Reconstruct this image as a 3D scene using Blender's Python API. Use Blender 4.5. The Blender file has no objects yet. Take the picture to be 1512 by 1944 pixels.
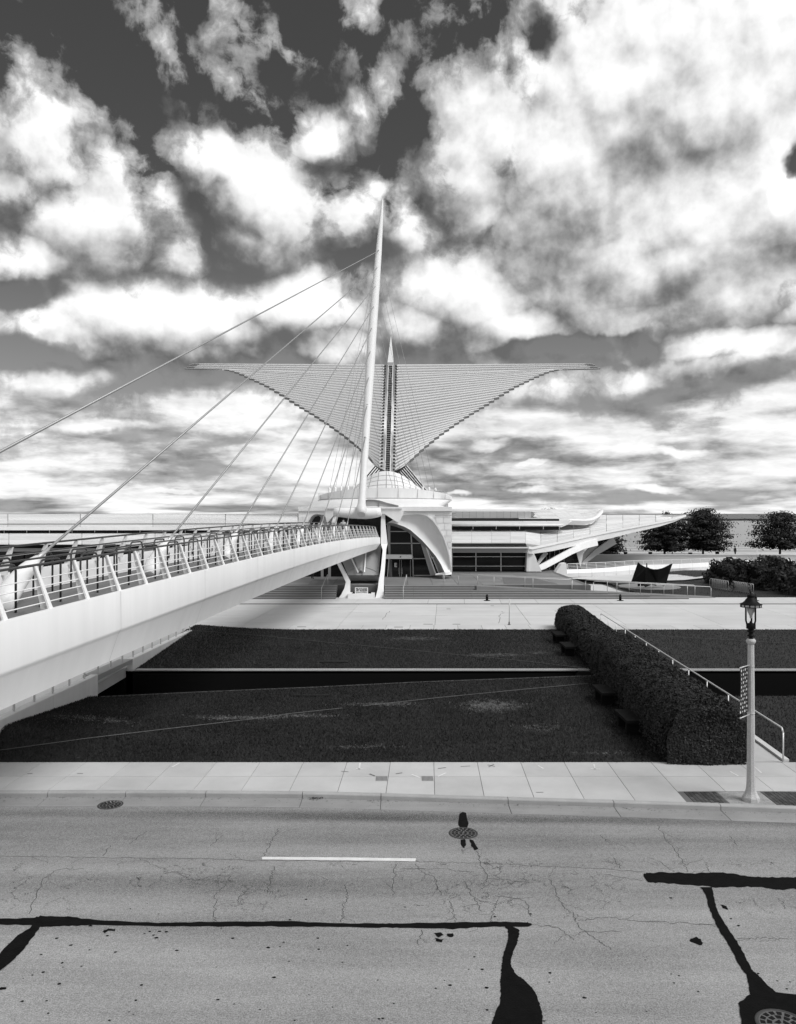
import bpy, bmesh, math, random
import numpy as np
from mathutils import Vector, Matrix, noise

random.seed(7); np.random.seed(7)
S = bpy.context.scene
COL = S.collection
R = math.radians
# ---------------------------------------------------------------- camera
EYE = 7.1; FP = 1515.0; CX = 756.0; HY = 975.0
cam = bpy.data.cameras.new('camera'); camo = bpy.data.objects.new('camera', cam); COL.objects.link(camo)
cam.sensor_fit = 'VERTICAL'; cam.sensor_height = 36.0; cam.lens = 36.0*FP/1944.0
cam.shift_y = (HY-972.0)/1944.0
cam.clip_start = 0.1; cam.clip_end = 60000
camo.location = (0, 0, EYE); camo.rotation_euler = (R(90), 0, 0)
S.camera = camo
S.view_settings.view_transform = 'Standard'; S.view_settings.look = 'None'
S.view_settings.exposure = 0.15; S.view_settings.gamma = 1.0
S.view_settings.use_curve_mapping = False
# ---------------------------------------------------------------- sun and sky
SUN_AZ = R(121); SUN_EL = R(48)      # azimuth from +Y (view) towards +X (right)
sd = bpy.data.lights.new('sun', 'SUN'); sd.energy = 2.7; sd.angle = R(28); sd.color = (1, 1, 1)
so = bpy.data.objects.new('sun', sd); COL.objects.link(so)
sv = Vector((math.sin(SUN_AZ)*math.cos(SUN_EL), math.cos(SUN_AZ)*math.cos(SUN_EL), math.sin(SUN_EL)))
so.rotation_euler = sv.to_track_quat('Z', 'Y').to_euler()
W = bpy.data.worlds.new('World'); S.world = W; W.use_nodes = True
nt = W.node_tree; N = nt.nodes; Lk = nt.links
N.clear()

class NB:                                   # small node builder
    def __init__(s, tree): s.t = tree; s.n = tree.nodes; s.l = tree.links
    def node(s, kind, **kw):
        x = s.n.new(kind)
        for k, v in kw.items(): setattr(x, k, v)
        return x
    def put(s, sock, v):
        if hasattr(v, 'is_output') or isinstance(v, bpy.types.NodeSocket): s.l.new(v, sock)
        else: sock.default_value = v
    def math(s, op, a, b=0.0, c=None, clamp=False):
        x = s.node('ShaderNodeMath', operation=op, use_clamp=clamp)
        s.put(x.inputs[0], a); s.put(x.inputs[1], b)
        if c is not None: s.put(x.inputs[2], c)
        return x.outputs[0]
    def vmath(s, op, a, b=(0, 0, 0)):
        x = s.node('ShaderNodeVectorMath', operation=op)
        s.put(x.inputs[0], a); s.put(x.inputs[1], b)
        return x.outputs['Value'] if op in ('LENGTH', 'DISTANCE', 'DOT_PRODUCT') else x.outputs['Vector']
    def mr(s, v, a, b, c=0.0, d=1.0, kind='SMOOTHSTEP'):
        x = s.node('ShaderNodeMapRange', interpolation_type=kind)
        s.put(x.inputs[0], v)
        for i, q in enumerate((a, b, c, d)): s.put(x.inputs[1+i], q)
        return x.outputs[0]
    def noise(s, vec, scale, detail=6.0, rough=0.55, dist=0.0, lac=2.0):
        x = s.node('ShaderNodeTexNoise')
        if vec is not None: s.l.new(vec, x.inputs['Vector'])
        x.inputs['Scale'].default_value = scale; x.inputs['Detail'].default_value = detail
        x.inputs['Roughness'].default_value = rough; x.inputs['Distortion'].default_value = dist
        x.inputs['Lacunarity'].default_value = lac
        return x
    def comb(s, x=0., y=0., z=0.):
        c = s.node('ShaderNodeCombineXYZ')
        for i, v in enumerate((x, y, z)): s.put(c.inputs[i], v)
        return c.outputs[0]
    def sep(s, v):
        c = s.node('ShaderNodeSeparateXYZ'); s.l.new(v, c.inputs[0]); return c.outputs
    def mix(s, f, a, b):
        x = s.node('ShaderNodeMix', data_type='FLOAT'); s.put(x.inputs[0], f); s.put(x.inputs[2], a); s.put(x.inputs[3], b)
        return x.outputs[0]

def azel(px, py):
    dx = px-CX; return math.atan2(dx, FP), math.atan2(HY-py, math.hypot(FP, dx))
# cumulus: centre x, y, radius x, y, strength, tilt in degrees (clockwise), written as directions of the photograph's sky
CLOUDS = [
 (1300,150,400,230,1.15,0),(1130,300,260,190,1.1,10),(1400,390,300,190,1.1,0),(960,250,170,130,.95,30),
 (1080,450,190,130,1.0,20),(1200,560,230,80,.9,5),(900,330,120,110,.95,0),(1420,560,200,80,.9,0),(1130,520,250,100,1.15,5),(1340,520,260,100,1.15,0),(1180,600,200,60,1.0,3),(1080,570,120,50,.95,15),(940,110,70,75,.68,0),
 (430,300,105,60,.95,0),(520,370,140,95,1.1,25),(500,455,110,60,.85,0),(700,205,75,40,.82,-35),(600,262,115,38,.78,-20),
 (655,420,85,52,.88,-10),(712,370,34,50,.52,0),(770,435,90,52,.85,10),
 (190,420,150,85,1.05,-15),(60,485,120,55,.98,-15),(300,380,60,60,.8,0),(50,265,105,85,.98,20),(110,310,70,40,.8,20),(20,340,80,45,.85,0),(225,320,80,45,.66,30),(330,480,70,45,.75,20),
 (450,165,190,42,.44,35),(330,100,90,42,.44,35),(430,50,60,80,.40,0),(680,80,38,75,.44,35),(30,125,38,20,.42,0),(180,205,80,40,.36,0),(560,85,80,32,.34,0),(400,190,90,40,.36,20),
 (300,615,275,82,1.05,0),(140,640,120,48,.95,15),(560,590,190,72,.98,-5),(130,725,95,32,.85,-5),(370,672,190,40,.85,0),(620,655,140,60,.88,10),
 (890,560,165,95,1.08,10),(950,625,250,60,1.0,0),(800,620,120,60,.9,0),(830,510,70,45,.85,0),(750,590,40,30,.66,0),
 (1170,585,170,52,1.0,0),(1250,620,60,40,.9,25),(1350,660,100,45,1.0,-10),(1450,650,110,45,1.05,-10),(1500,595,70,30,.9,-10),(1330,700,120,30,.95,0),
 (1010,874,52,8,1.3,0),(1435,888,50,17,1.2,0),(600,892,62,20,1.15,-8),(1100,800,150,24,.9,-3),(1020,748,170,34,.72,-4),(1200,725,140,30,.72,-3),(1420,780,110,24,.95,0),(930,835,70,16,1.1,-4),
 (55,914,34,8,1.25,0),(210,925,60,13,1.2,0),(330,938,60,9,1.2,0),(1010,925,80,12,1.2,0),(1240,925,80,12,1.2,0),(1470,938,70,11,1.2,0),(860,938,40,8,1.2,0),(480,860,110,14,1.1,-4),(200,800,130,16,1.0,0),(480,790,80,20,1.1,-8),(1290,850,100,13,1.1,0),
]
SHADES = [   # cloud undersides: centre, radius, amount, tilt
 (1210,275,150,50,.62,-50),(1080,400,170,60,.45,-40),(1100,520,190,50,.80,10),(1320,530,220,36,.9,-4),(1000,500,80,40,.5,0),
 (880,650,170,28,.7,0),(240,470,120,30,.5,0),(440,480,90,30,.4,0),(400,680,160,25,.5,0),(620,640,100,30,.5,0),(1340,300,100,50,.25,-20),
 (1490,640,40,30,.5,0),(560,640,60,30,.4,0),(100,330,90,25,.35,20),(1450,470,90,30,.35,0),
]
HOLES = [(1085,655,150,18,.75,-3),(30,660,45,35,.5,0),(520,700,120,22,.25,0),(1515,310,20,36,.8,0),(1030,50,34,40,.5,0),(560,735,220,35,.3,0),(60,560,70,22,.6,0),(1230,665,30,20,.5,0)]

g = bpy.data.node_groups.new('cloud_field', 'ShaderNodeTree')
g.interface.new_socket('P', in_out='INPUT', socket_type='NodeSocketVector')
g.interface.new_socket('D', in_out='OUTPUT', socket_type='NodeSocketFloat')
g.interface.new_socket('F', in_out='OUTPUT', socket_type='NodeSocketFloat')
b = NB(g)
gi = b.node('NodeGroupInput'); go = b.node('NodeGroupOutput')
P0 = gi.outputs[0]
wn = b.noise(P0, 7.0, 5.0, .6)
warp = b.vmath('MULTIPLY', b.vmath('SUBTRACT', wn.outputs['Color'], (.5, .5, .5)), (.075, .065, 0))
P1 = b.vmath('ADD', P0, warp)
def blob(px, py, rx, ry, amp, rot, lo=1.72, hi=.0, prev=None):
    a, e = azel(px, py)
    V1 = P1
    if prev is not None:      # one after the other, so that the shader stack stays small
        V1 = b.vmath('ADD', P1, b.comb(0., 0., b.math('MULTIPLY', prev, 1e-6)))
    m = b.node('ShaderNodeMapping', vector_type='TEXTURE')
    b.l.new(V1, m.inputs[0])
    m.inputs['Location'].default_value = (a, e, 0); m.inputs['Rotation'].default_value = (0, 0, R(-rot))
    m.inputs['Scale'].default_value = (rx/FP, ry/FP, 1)
    return b.mr(b.vmath('LENGTH', m.outputs[0]), lo, hi, 0.0, amp)
F = None
for c in CLOUDS:
    o = blob(*(c[:3]+(c[3]*1.12,)+c[4:]), prev=F); F = o if F is None else b.math('MAXIMUM', F, o)
for c in HOLES: F = b.math('SUBTRACT', F, blob(*c, lo=1.4, prev=F))
az_, el_, _z = b.sep(P0)
# cover outside the picture: broken cumulus all round
out = b.math('MAXIMUM', b.mr(b.math('ABSOLUTE', az_), .5, .68), b.mr(el_, .6, .72))
gn = b.noise(P0, 2.6, 2.0, .5).outputs['Fac']
F = b.math('MAXIMUM', F, b.math('MULTIPLY', out, b.mr(gn, .42, .58, 0.0, 1.05)))
# stratocumulus towards the horizon
low = b.mr(el_, .195, .10)
vlow = b.comb(b.math('MULTIPLY', az_, 1.0), b.math('MULTIPLY', b.math('POWER', b.math('MAXIMUM', el_, .0005), .55), 2.2), 3.3)
nl = b.noise(vlow, 5.5, 7.0, .55, .0).outputs['Fac']
cov = b.math('MULTIPLY', low, b.math('ADD', .76, b.math('MULTIPLY', b.math('SUBTRACT', nl, .47), 2.6)))
F = b.math('ADD', b.math('MAXIMUM', F, cov), 0.0)
def billow(b, vec, scale, det=2.5):
    x = b.node('ShaderNodeTexVoronoi', voronoi_dimensions='2D', feature='F1', normalize=True)
    b.l.new(vec, x.inputs['Vector']); x.inputs['Scale'].default_value = scale; x.inputs['Detail'].default_value = det; x.inputs['Roughness'].default_value = .55
    return x.outputs['Distance']
bl = billow(b, b.vmath('ADD', P0, b.vmath('MULTIPLY', warp, (.35, .35, 0))), 13.0)
n1 = b.noise(b.vmath('ADD', P0, b.vmath('MULTIPLY', warp, (.8, .8, 0))), 12.0, 9.0, .64).outputs['Fac']
wgt = b.mr(F, .80, 1.12, 1.0, .45)
D = b.math('ADD', F, b.math('MULTIPLY', wgt, b.math('ADD', b.math('MULTIPLY', b.math('SUBTRACT', .36, bl), 1.1), b.math('MULTIPLY', b.math('SUBTRACT', n1, .5), 2.1))))
b.l.new(D, go.inputs[0]); b.l.new(F, go.inputs[1])

b = NB(nt)
tc = b.node('ShaderNodeTexCoord')
dx, dy, dz = b.sep(tc.outputs['Generated'])
az = b.math('ARCTAN2', dx, dy)
el = b.math('ARCSINE', b.math('MINIMUM', b.math('MAXIMUM', dz, -1.), 1.))
elc = b.math('MAXIMUM', el, 0.0)
P = b.comb(az, elc, 0.0)
def field(vec):
    x = b.node('ShaderNodeGroup'); x.node_tree = g; b.l.new(vec, x.inputs[0]); return x.outputs[0], x.outputs[1]
D0, F0 = field(P)
F1 = field(b.vmath('ADD', b.vmath('ADD', P, (.014, .030, 0)), b.comb(0., 0., b.math('MULTIPLY', D0, 1e-6))))[1]
alpha = b.math('ADD', b.math('MULTIPLY', b.mr(D0, .28, .52), .40), b.math('MULTIPLY', b.mr(D0, .48, .80), .60))
la = b.noise(P, 13.0, 5.0, .55).outputs['Fac']
lb = b.noise(b.vmath('ADD', P, (.010, .020, 0)), 13.0, 5.0, .55).outputs['Fac']
wq = b.vmath('MULTIPLY', b.vmath('SUBTRACT', b.noise(P, 16.0, 5.0, .6).outputs['Color'], (.5, .5, .5)), (.05, .05, 0))
Pw = b.vmath('ADD', P, wq)
lit = b.math('ADD', b.math('SUBTRACT', la, lb), b.math('MULTIPLY', b.math('SUBTRACT', billow(b, b.vmath('ADD', Pw, (.008, .016, 0)), 15.0), billow(b, Pw, 15.0)), .42))
lowm = b.mr(el, .20, .10)
el55 = b.math('MULTIPLY', b.math('POWER', b.math('MAXIMUM', el, .0005), .72), 2.5)
lw = b.vmath('ADD', b.comb(az, el55, 3.3), b.vmath('MULTIPLY', b.vmath('SUBTRACT', b.noise(b.comb(az, el55, 3.3), 12.0, 4.0, .6).outputs['Color'], (.5, .5, .5)), (.065, .05, 0)))
lw2 = b.vmath('ADD', lw, (.008, .022, 0))
lc = b.math('ADD', b.math('MULTIPLY', b.noise(lw, 7.0, 6.0, .6).outputs['Fac'], .38), b.math('MULTIPLY', billow(b, lw, 14.0, 3), -.28))
ld = b.math('ADD', b.math('MULTIPLY', b.noise(lw2, 7.0, 6.0, .6).outputs['Fac'], .38), b.math('MULTIPLY', billow(b, lw2, 14.0, 3), -.28))
lit = b.mix(lowm, lit, b.math('SUBTRACT', lc, ld))
P1 = b.vmath('ADD', P, b.vmath('MULTIPLY', b.vmath('SUBTRACT', b.noise(P, 6.0, 4.0, .55).outputs['Color'], (.5, .5, .5)), (.12, .08, 0)))
sh = None
for c in SHADES:
    o = blob(*c, lo=1.7, hi=0.0, prev=(sh if sh is not None else D0)); sh = o if sh is None else b.math('MAXIMUM', sh, o)
core = b.mr(b.math('ADD', b.math('MULTIPLY', F0, .7), b.math('MULTIPLY', D0, .3)), .5, 1.12)
mott = b.noise(P, 5.0, 4.0, .5).outputs['Fac']
big = b.math('MINIMUM', b.math('MAXIMUM', b.math('SUBTRACT', F0, F1), -.30), .30)
bright = b.math('ADD', b.mix(lowm, .53, .49), b.math('MULTIPLY', lit, b.mix(lowm, 1.35, 2.2)))
bright = b.math('ADD', bright, b.math('MULTIPLY', big, b.mix(lowm, 1.3, .75)))
bright = b.math('ADD', bright, b.math('MULTIPLY', core, b.mix(lowm, .32, .26)))
bright = b.math('ADD', bright, b.math('MULTIPLY', b.math('SUBTRACT', mott, .5), .32))
bright = b.math('ADD', bright, b.math('MULTIPLY', lowm, b.math('MULTIPLY', b.math('SUBTRACT', b.noise(lw, 3.2, 4.0, .55).outputs['Fac'], .5), 1.1)))
bright = b.math('SUBTRACT', bright, b.math('MULTIPLY', sh, .66))
bright = b.mr(bright, -.05, 1.25, .13, 1.0, 'SMOOTHSTEP')
bright = b.math('ADD', bright, b.math('MULTIPLY', lowm, .02))
# clear sky through a red filter: the red channel of the physical sky
sky = b.node('ShaderNodeTexSky', sky_type='NISHITA', sun_disc=False)
sky.sun_elevation = SUN_EL; sky.sun_rotation = SUN_AZ
sky.air_density = 1.0; sky.dust_density = .6; sky.ozone_density = 1.5
sc = b.node('ShaderNodeSeparateColor'); b.l.new(sky.outputs[0], sc.inputs[0])
SKYK = 0.046
clear = b.math('ADD', b.math('MULTIPLY', sc.outputs[0], SKYK), b.mr(el, .40, .0, .008, .16))
clear = b.math('MINIMUM', clear, .36)
val = b.mix(alpha, clear, bright)
ground = b.mr(dz, -.01, 0.0, .25, 1.0)
val = b.math('MULTIPLY', val, ground)
bg = b.node('ShaderNodeBackground'); bg.inputs[1].default_value = 1.0
b.l.new(b.comb(val, val, val), bg.inputs[0])
ow = b.node('ShaderNodeOutputWorld'); b.l.new(bg.outputs[0], ow.inputs[0])
W.cycles.sampling_method = 'MANUAL'; W.cycles.sample_map_resolution = 512
S.cycles.use_denoising = True
S.cycles.max_bounces = 6; S.cycles.transparent_max_bounces = 8
# ---------------------------------------------------------------- helpers
def P3(px, py, d):                      # point of the view at distance d
    return Vector(((px-CX)/FP*d, d, EYE-(py-HY)/FP*d))
def G(px, py, z=0.0):                   # point where that sight line meets height z
    d = (EYE-z)*FP/(py-HY); return Vector(((px-CX)/FP*d, d, z))

MATS = {}
def mat(name, col, rough=.6, var=0.0, vscale=.5, fine=0.0, fscale=40., bump=0.0, bscale=60., metal=0.0, spec=.5, rnd=0.0, streak=None):
    if name in MATS: return MATS[name]
    m = bpy.data.materials.new(name); m.use_nodes = True
    t = m.node_tree; b = NB(t); pr = t.nodes['Principled BSDF']
    pr.inputs['Roughness'].default_value = rough; pr.inputs['Metallic'].default_value = metal
    pr.inputs['Specular IOR Level'].default_value = spec
    co = b.node('ShaderNodeNewGeometry').outputs['Position']
    v = None
    def add(x):
        nonlocal v
        v = x if v is None else b.math('ADD', v, x)
    if var: add(b.math('MULTIPLY', b.math('SUBTRACT', b.noise(co, vscale, 5, .6).outputs['Fac'], .5), var*2.5))
    if streak:
        mp = b.node('ShaderNodeMapping'); b.l.new(co, mp.inputs[0]); mp.inputs['Scale'].default_value = streak[:3]
        add(b.math('MULTIPLY', b.math('SUBTRACT', b.noise(mp.outputs[0], 1.0, 4, .6).outputs['Fac'], .5), streak[3]*2.5))
    if fine: add(b.math('MULTIPLY', b.math('SUBTRACT', b.noise(co, fscale, 3, .6).outputs['Fac'], .5), fine*2.5))
    if rnd: add(b.math('MULTIPLY', b.math('SUBTRACT', b.node('ShaderNodeObjectInfo').outputs['Random'], .5), rnd*2))
    if v is not None:
        c = b.math('MULTIPLY', b.math('ADD', v, 1.0), col)
        c = b.math('MINIMUM', b.math('MAXIMUM', c, .002), .95)
        t.links.new(b.comb(c, c, c), pr.inputs['Base Color'])
    else: pr.inputs['Base Color'].default_value = (col, col, col, 1)
    if bump:
        bp = b.node('ShaderNodeBump'); bp.inputs['Strength'].default_value = bump; bp.inputs['Distance'].default_value = .02
        t.links.new(b.noise(co, bscale, 3, .6).outputs['Fac'], bp.inputs['Height']); t.links.new(bp.outputs[0], pr.inputs['Normal'])
    MATS[name] = m
    return m

M_white = mat('white_paint', .78, .5, var=.05, vscale=.35, streak=(1.6, 1.6, .12, .085))
M_white2 = mat('white_render', .79, .6, var=.05, vscale=.5, streak=(2.5, 2.5, .15, .05), rnd=.03)
M_mast = mat('mast_paint', .66, .5, var=.03, vscale=.5)
M_finshade = mat('fin_shade_grey', .13, .6)  # dark tone standing in for shade under the fin tips
M_steel = mat('brushed_steel', .50, .4, metal=.35)
M_cable = mat('cable_steel', .30, .45, metal=.3)
M_darkmetal = mat('dark_metal', .035, .35)
M_black = mat('black_paint', .006, .55, spec=.12)
M_glass = mat('dark_glass', .006, .08, spec=.35, var=.3, vscale=.3)
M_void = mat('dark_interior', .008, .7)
M_roof = mat('metal_roof', .70, .5, var=.10, vscale=.25, streak=(.15, 2.5, 2.5, .14), rnd=.10)
M_grayp = mat('grey_panel', .42, .55, var=.06, vscale=.7)
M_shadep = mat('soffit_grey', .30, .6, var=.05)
M_conc = mat('paving_concrete', .46, .8, var=.17, vscale=.9, fine=.06, fscale=30, bump=.1, rnd=.07)
M_conc2 = mat('plaza_concrete', .53, .8, var=.15, vscale=.35, fine=.05, fscale=20, rnd=.05, streak=(.12, 1.2, 1, .10))
M_joint = mat('joint_mortar', .12, .9)
M_kerb = mat('kerb_concrete', .34, .8, var=.22, vscale=1.2, fine=.1, fscale=25, bump=.1, streak=(.5, 3, 3, .15))
M_gutter = mat('gutter_concrete', .25, .85, var=.22, vscale=1.1, fine=.16, fscale=30, bump=.2, rnd=.04, streak=(.35, 3, 1, .2))
M_wallc = mat('wall_concrete', .56, .75, var=.10, vscale=.6, fine=.05, streak=(2.2, 2.2, .2, .08))
M_stone = mat('stair_stone', .16, .7, var=.12, vscale=.8, fine=.08, streak=(.2, 2, 4, .15), rnd=.06)
M_nose = mat('stair_nosing', .36, .7, var=.1)
M_terr = mat('terrace_stone', .20, .6, var=.15, vscale=.6, fine=.08, rnd=.10)
M_lampc = mat('lamp_concrete', .46, .85, var=.14, vscale=2.5, fine=.45, fscale=45, bump=.35, bscale=90)
M_tar = mat('tar_sealant', .005, .7, var=.6, vscale=6, bump=.35, bscale=30, spec=.05)
M_crack = mat('crack_dark', .045, .9)
M_paint = mat('road_paint', .66, .7, var=.22, vscale=4, fine=.3, fscale=45)
M_iron = mat('cast_iron', .045, .6, bump=.3, spec=.3)
M_soil = mat('dark_soil', .012, 1.0, var=.4, vscale=.8, spec=0)
M_floor = mat('bridge_deck_floor', .16, .85, var=.12, vscale=1.5, fine=.22, fscale=26, bump=.3, streak=(4, .3, 1, .15))
M_bark = mat('bark', .03, .9, bump=.5, bscale=20)
M_skin = mat('skin', .38, .6); M_cloth = mat('dark_cloth', .02, .9); M_shirt = mat('pale_cloth', .45, .9)
M_brick = mat('brick_paver', .055, .85, fine=.25, fscale=40, rnd=.45, bump=.2)
M_emb = mat('banner_print', .72, .7)
M_bulb = mat('frosted_glass', .42, .25)
M_letter = mat('lettering', .03, .6)
M_bench = mat('bench_stone', .012, .95, spec=.05, var=.25, vscale=3)
M_edge = mat('edging_metal', .09, .7, var=.5, vscale=.5)
M_straw = mat('gravel', .28, .95, var=.4, vscale=6, fine=.5, fscale=40)

WLOC = {}
def put(o, label=None, cat=None, group=None, kind=None):
    if label: o['label'] = label
    if cat: o['category'] = cat
    if group: o['group'] = group
    if kind: o['kind'] = kind
    return o
def thing(name, label, cat, loc=(0, 0, 0), group=None, kind=None):
    o = bpy.data.objects.new(name, None); COL.objects.link(o); o.location = loc
    o.empty_display_size = .2
    WLOC[o.name] = Vector(loc)
    return put(o, label, cat, group, kind)

class MB:
    def __init__(s): s.v = []; s.f = []; s.sm = []
    def add(s, vs, fs, smooth=False):
        k = len(s.v); s.v += [tuple(p) for p in vs]
        for f in fs: s.f.append(tuple(i+k for i in f)); s.sm.append(smooth)
        return s
    def box(s, x0, x1, y0, y1, z0, z1):
        return s.hexa([(x0,y0,z0),(x1,y0,z0),(x1,y1,z0),(x0,y1,z0)], [(x0,y0,z1),(x1,y0,z1),(x1,y1,z1),(x0,y1,z1)])
    def hexa(s, lo, hi):                       # lower quad, upper quad
        n = len(lo)
        fs = [tuple(reversed(range(n))), tuple(range(n, 2*n))] + [(i, (i+1) % n, n+(i+1) % n, n+i) for i in range(n)]
        return s.add(list(lo)+list(hi), fs)
    def prism(s, pts, off):                    # polygon pushed along a vector
        off = Vector(off); return s.hexa(pts, [Vector(p)+off for p in pts])
    def grid(s, rows, smooth=True, closed=False):
        n = len(rows[0]); vs = [p for r in rows for p in r]; fs = []
        for i in range(len(rows)-1):
            for j in range(n if closed else n-1):
                k = (j+1) % n; fs.append((i*n+j, i*n+k, (i+1)*n+k, (i+1)*n+j))
        return s.add(vs, fs, smooth)
    def tube(s, pts, r, n=8, smooth=True, caps=True, up=None, flat=1.0):
        pts = [Vector(p) for p in pts]; m = len(pts)
        rr = r if isinstance(r, (list, tuple)) else [r]*m
        rows = []; ref = Vector(up) if up else None
        for i, p in enumerate(pts):
            t = (pts[min(i+1, m-1)]-pts[max(i-1, 0)]).normalized()
            if ref is None: ref = Vector((0, 0, 1)) if abs(t.z) < .9 else Vector((1, 0, 0))
            a = t.cross(ref).normalized(); c = a.cross(t).normalized()
            rows.append([p+a*math.cos(2*math.pi*j/n)*rr[i]*flat+c*math.sin(2*math.pi*j/n)*rr[i] for j in range(n)])
        k = len(s.v); s.grid(rows, smooth, True)
        if caps:
            s.f.append(tuple(k+j for j in range(n))); s.sm.append(False)
            s.f.append(tuple(k+(m-1)*n+j for j in reversed(range(n)))); s.sm.append(False)
        return s
    def lathe(s, c, prof, n=16, smooth=True):
        rows = [[(c[0]+r*math.cos(2*math.pi*j/n), c[1]+r*math.sin(2*math.pi*j/n), c[2]+z) for j in range(n)] for r, z in prof]
        k = len(s.v); s.grid(rows, smooth, True)
        s.f.append(tuple(k+j for j in reversed(range(n)))); s.sm.append(False)
        s.f.append(tuple(k+(len(prof)-1)*n+j for j in range(n))); s.sm.append(False)
        return s
    def build(s, name, m, parent=None, fix=True):
        me = bpy.data.meshes.new(name)
        off = WLOC.get(parent.name, Vector((0, 0, 0))) if parent else Vector((0, 0, 0))
        me.from_pydata([(p[0]-off.x, p[1]-off.y, p[2]-off.z) for p in s.v], [], s.f)
        me.polygons.foreach_set('use_smooth', s.sm)
        if fix:
            bm = bmesh.new(); bm.from_mesh(me); bmesh.ops.recalc_face_normals(bm, faces=bm.faces); bm.to_mesh(me); bm.free()
        me.materials.append(m)
        o = bpy.data.objects.new(name, me); COL.objects.link(o)
        if parent: o.parent = parent
        WLOC[o.name] = off.copy()
        return o
def copytree(src, loc, dst=None):
    c = src.copy(); COL.objects.link(c)
    if dst is None: c.location = loc; WLOC[c.name] = Vector(loc)
    else: c.parent = dst
    for ch in list(src.children): copytree(ch, None, c)
    return c
def quads(name, cen, nrm, size, m, parent=None, asp=1.6, jit=.6, tri=False, seed=1, up=None):
    """leaf-sized faces: centres, normals, sizes as arrays"""
    rg = np.random.RandomState(seed); n = len(cen)
    nn = nrm+rg.normal(0, jit, (n, 3)); nn /= np.linalg.norm(nn, axis=1)[:, None]+1e-9
    r = rg.normal(0, 1, (n, 3))
    if up is not None: r = np.array(up)[None, :]+rg.normal(0, .35, (n, 3))
    a = r-nn*(r*nn).sum(1)[:, None]; a /= np.linalg.norm(a, axis=1)[:, None]+1e-9
    c = np.cross(nn, a); sz = size*(.6+.8*rg.rand(n)); L = (a.T*sz).T*asp*.5; Wd = (c.T*sz).T*.5
    off = np.array(WLOC[parent.name]) if parent else np.zeros(3)
    cen = cen-off
    if tri: vs = np.stack([cen-L-Wd*.8, cen-L+Wd*.8, cen+L], 1); k = 3
    else: vs = np.stack([cen-L, cen+Wd, cen+L, cen-Wd], 1); k = 4
    me = bpy.data.meshes.new(name)
    me.vertices.add(n*k); me.vertices.foreach_set('co', vs.reshape(-1).astype(np.float32))
    me.loops.add(n*k); me.loops.foreach_set('vertex_index', np.arange(n*k, dtype=np.int32))
    me.polygons.add(n); me.polygons.foreach_set('loop_start', np.arange(n, dtype=np.int32)*k)
    me.update(calc_edges=True); me.materials.append(m)
    o = bpy.data.objects.new(name, me); COL.objects.link(o)
    if parent: o.parent = parent
    return o
def leafmat(name, col, var=.35, scale=.8, patches=None):
    m = bpy.data.materials.new(name); m.use_nodes = True; t = m.node_tree; b = NB(t)
    pr = t.nodes['Principled BSDF']; pr.inputs['Roughness'].default_value = .65; pr.inputs['Specular IOR Level'].default_value = .25
    co = b.node('ShaderNodeNewGeometry').outputs['Position']
    v = b.math('ADD', b.math('MULTIPLY', b.math('SUBTRACT', b.noise(co, scale, 4, .6).outputs['Fac'], .5), var*3), 1.0)
    v = b.math('MULTIPLY', v, b.math('ADD', .75, b.math('MULTIPLY', b.noise(co, 14, 2, .5).outputs['Fac'], .5)))
    c = b.math('MULTIPLY', v, col)
    if patches:                                # worn, dry turf: wiry pale blotches at fixed spots
        ms = None
        for x, y, rx, ry, a in patches:
            mp = b.node('ShaderNodeMapping', vector_type='TEXTURE'); b.l.new(co, mp.inputs[0])
            mp.inputs['Location'].default_value = (x, y, 0); mp.inputs['Scale'].default_value = (rx, ry, 50)
            o = b.mr(b.vmath('LENGTH', mp.outputs[0]), 1.3, .2, 0, a)
            ms = o if ms is None else b.math('MAXIMUM', ms, o)
        wiry = b.mr(b.noise(co, 3.2, 6, .7, 1.0).outputs['Fac'], .46, .62)
        c = b.math('ADD', c, b.math('MULTIPLY', b.math('MULTIPLY', ms, wiry), .14))
    c = b.math('MAXIMUM', c, .003)
    t.links.new(b.comb(c, c, c), pr.inputs['Base Color'])
    return m
M_leaf = leafmat('tree_leaf', .022); M_hleaf = leafmat('hedge_leaf', .025, .3, 1.5); M_bleaf = leafmat('shrub_leaf', .03, .5, 1.2)
def interp(x, pts):
    return float(np.interp(x, [p[0] for p in pts], [p[1] for p in pts]))
# ================================================================ GROUND
Z0 = -.14                                       # road level
KERB = [(-60, 20.45), (-10.1, 20.33), (-5.85, 20.35), (-2.05, 20.26), (0, 20.1), (2.8, 19.85), (5.3, 19.66), (7.8, 19.43), (9.6, 19.25), (16, 18.6), (40, 16)]
def kerb(x): return interp(x, KERB)
XS = [-60, -40, -25, -18, -14, -10.1, -8, -5.85, -4, -2.05, 0, 1.4, 2.8, 4, 5.3, 6.5, 7.8, 9.6, 12, 16, 24, 40]
# terrain and lake
terrain = MB().box(-260, 260, -30, 29.8, -7, -.3).box(-260, 260, 36.3, 150, -7, -.3).build('terrain', M_wallc); put(terrain, kind='structure')

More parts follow.
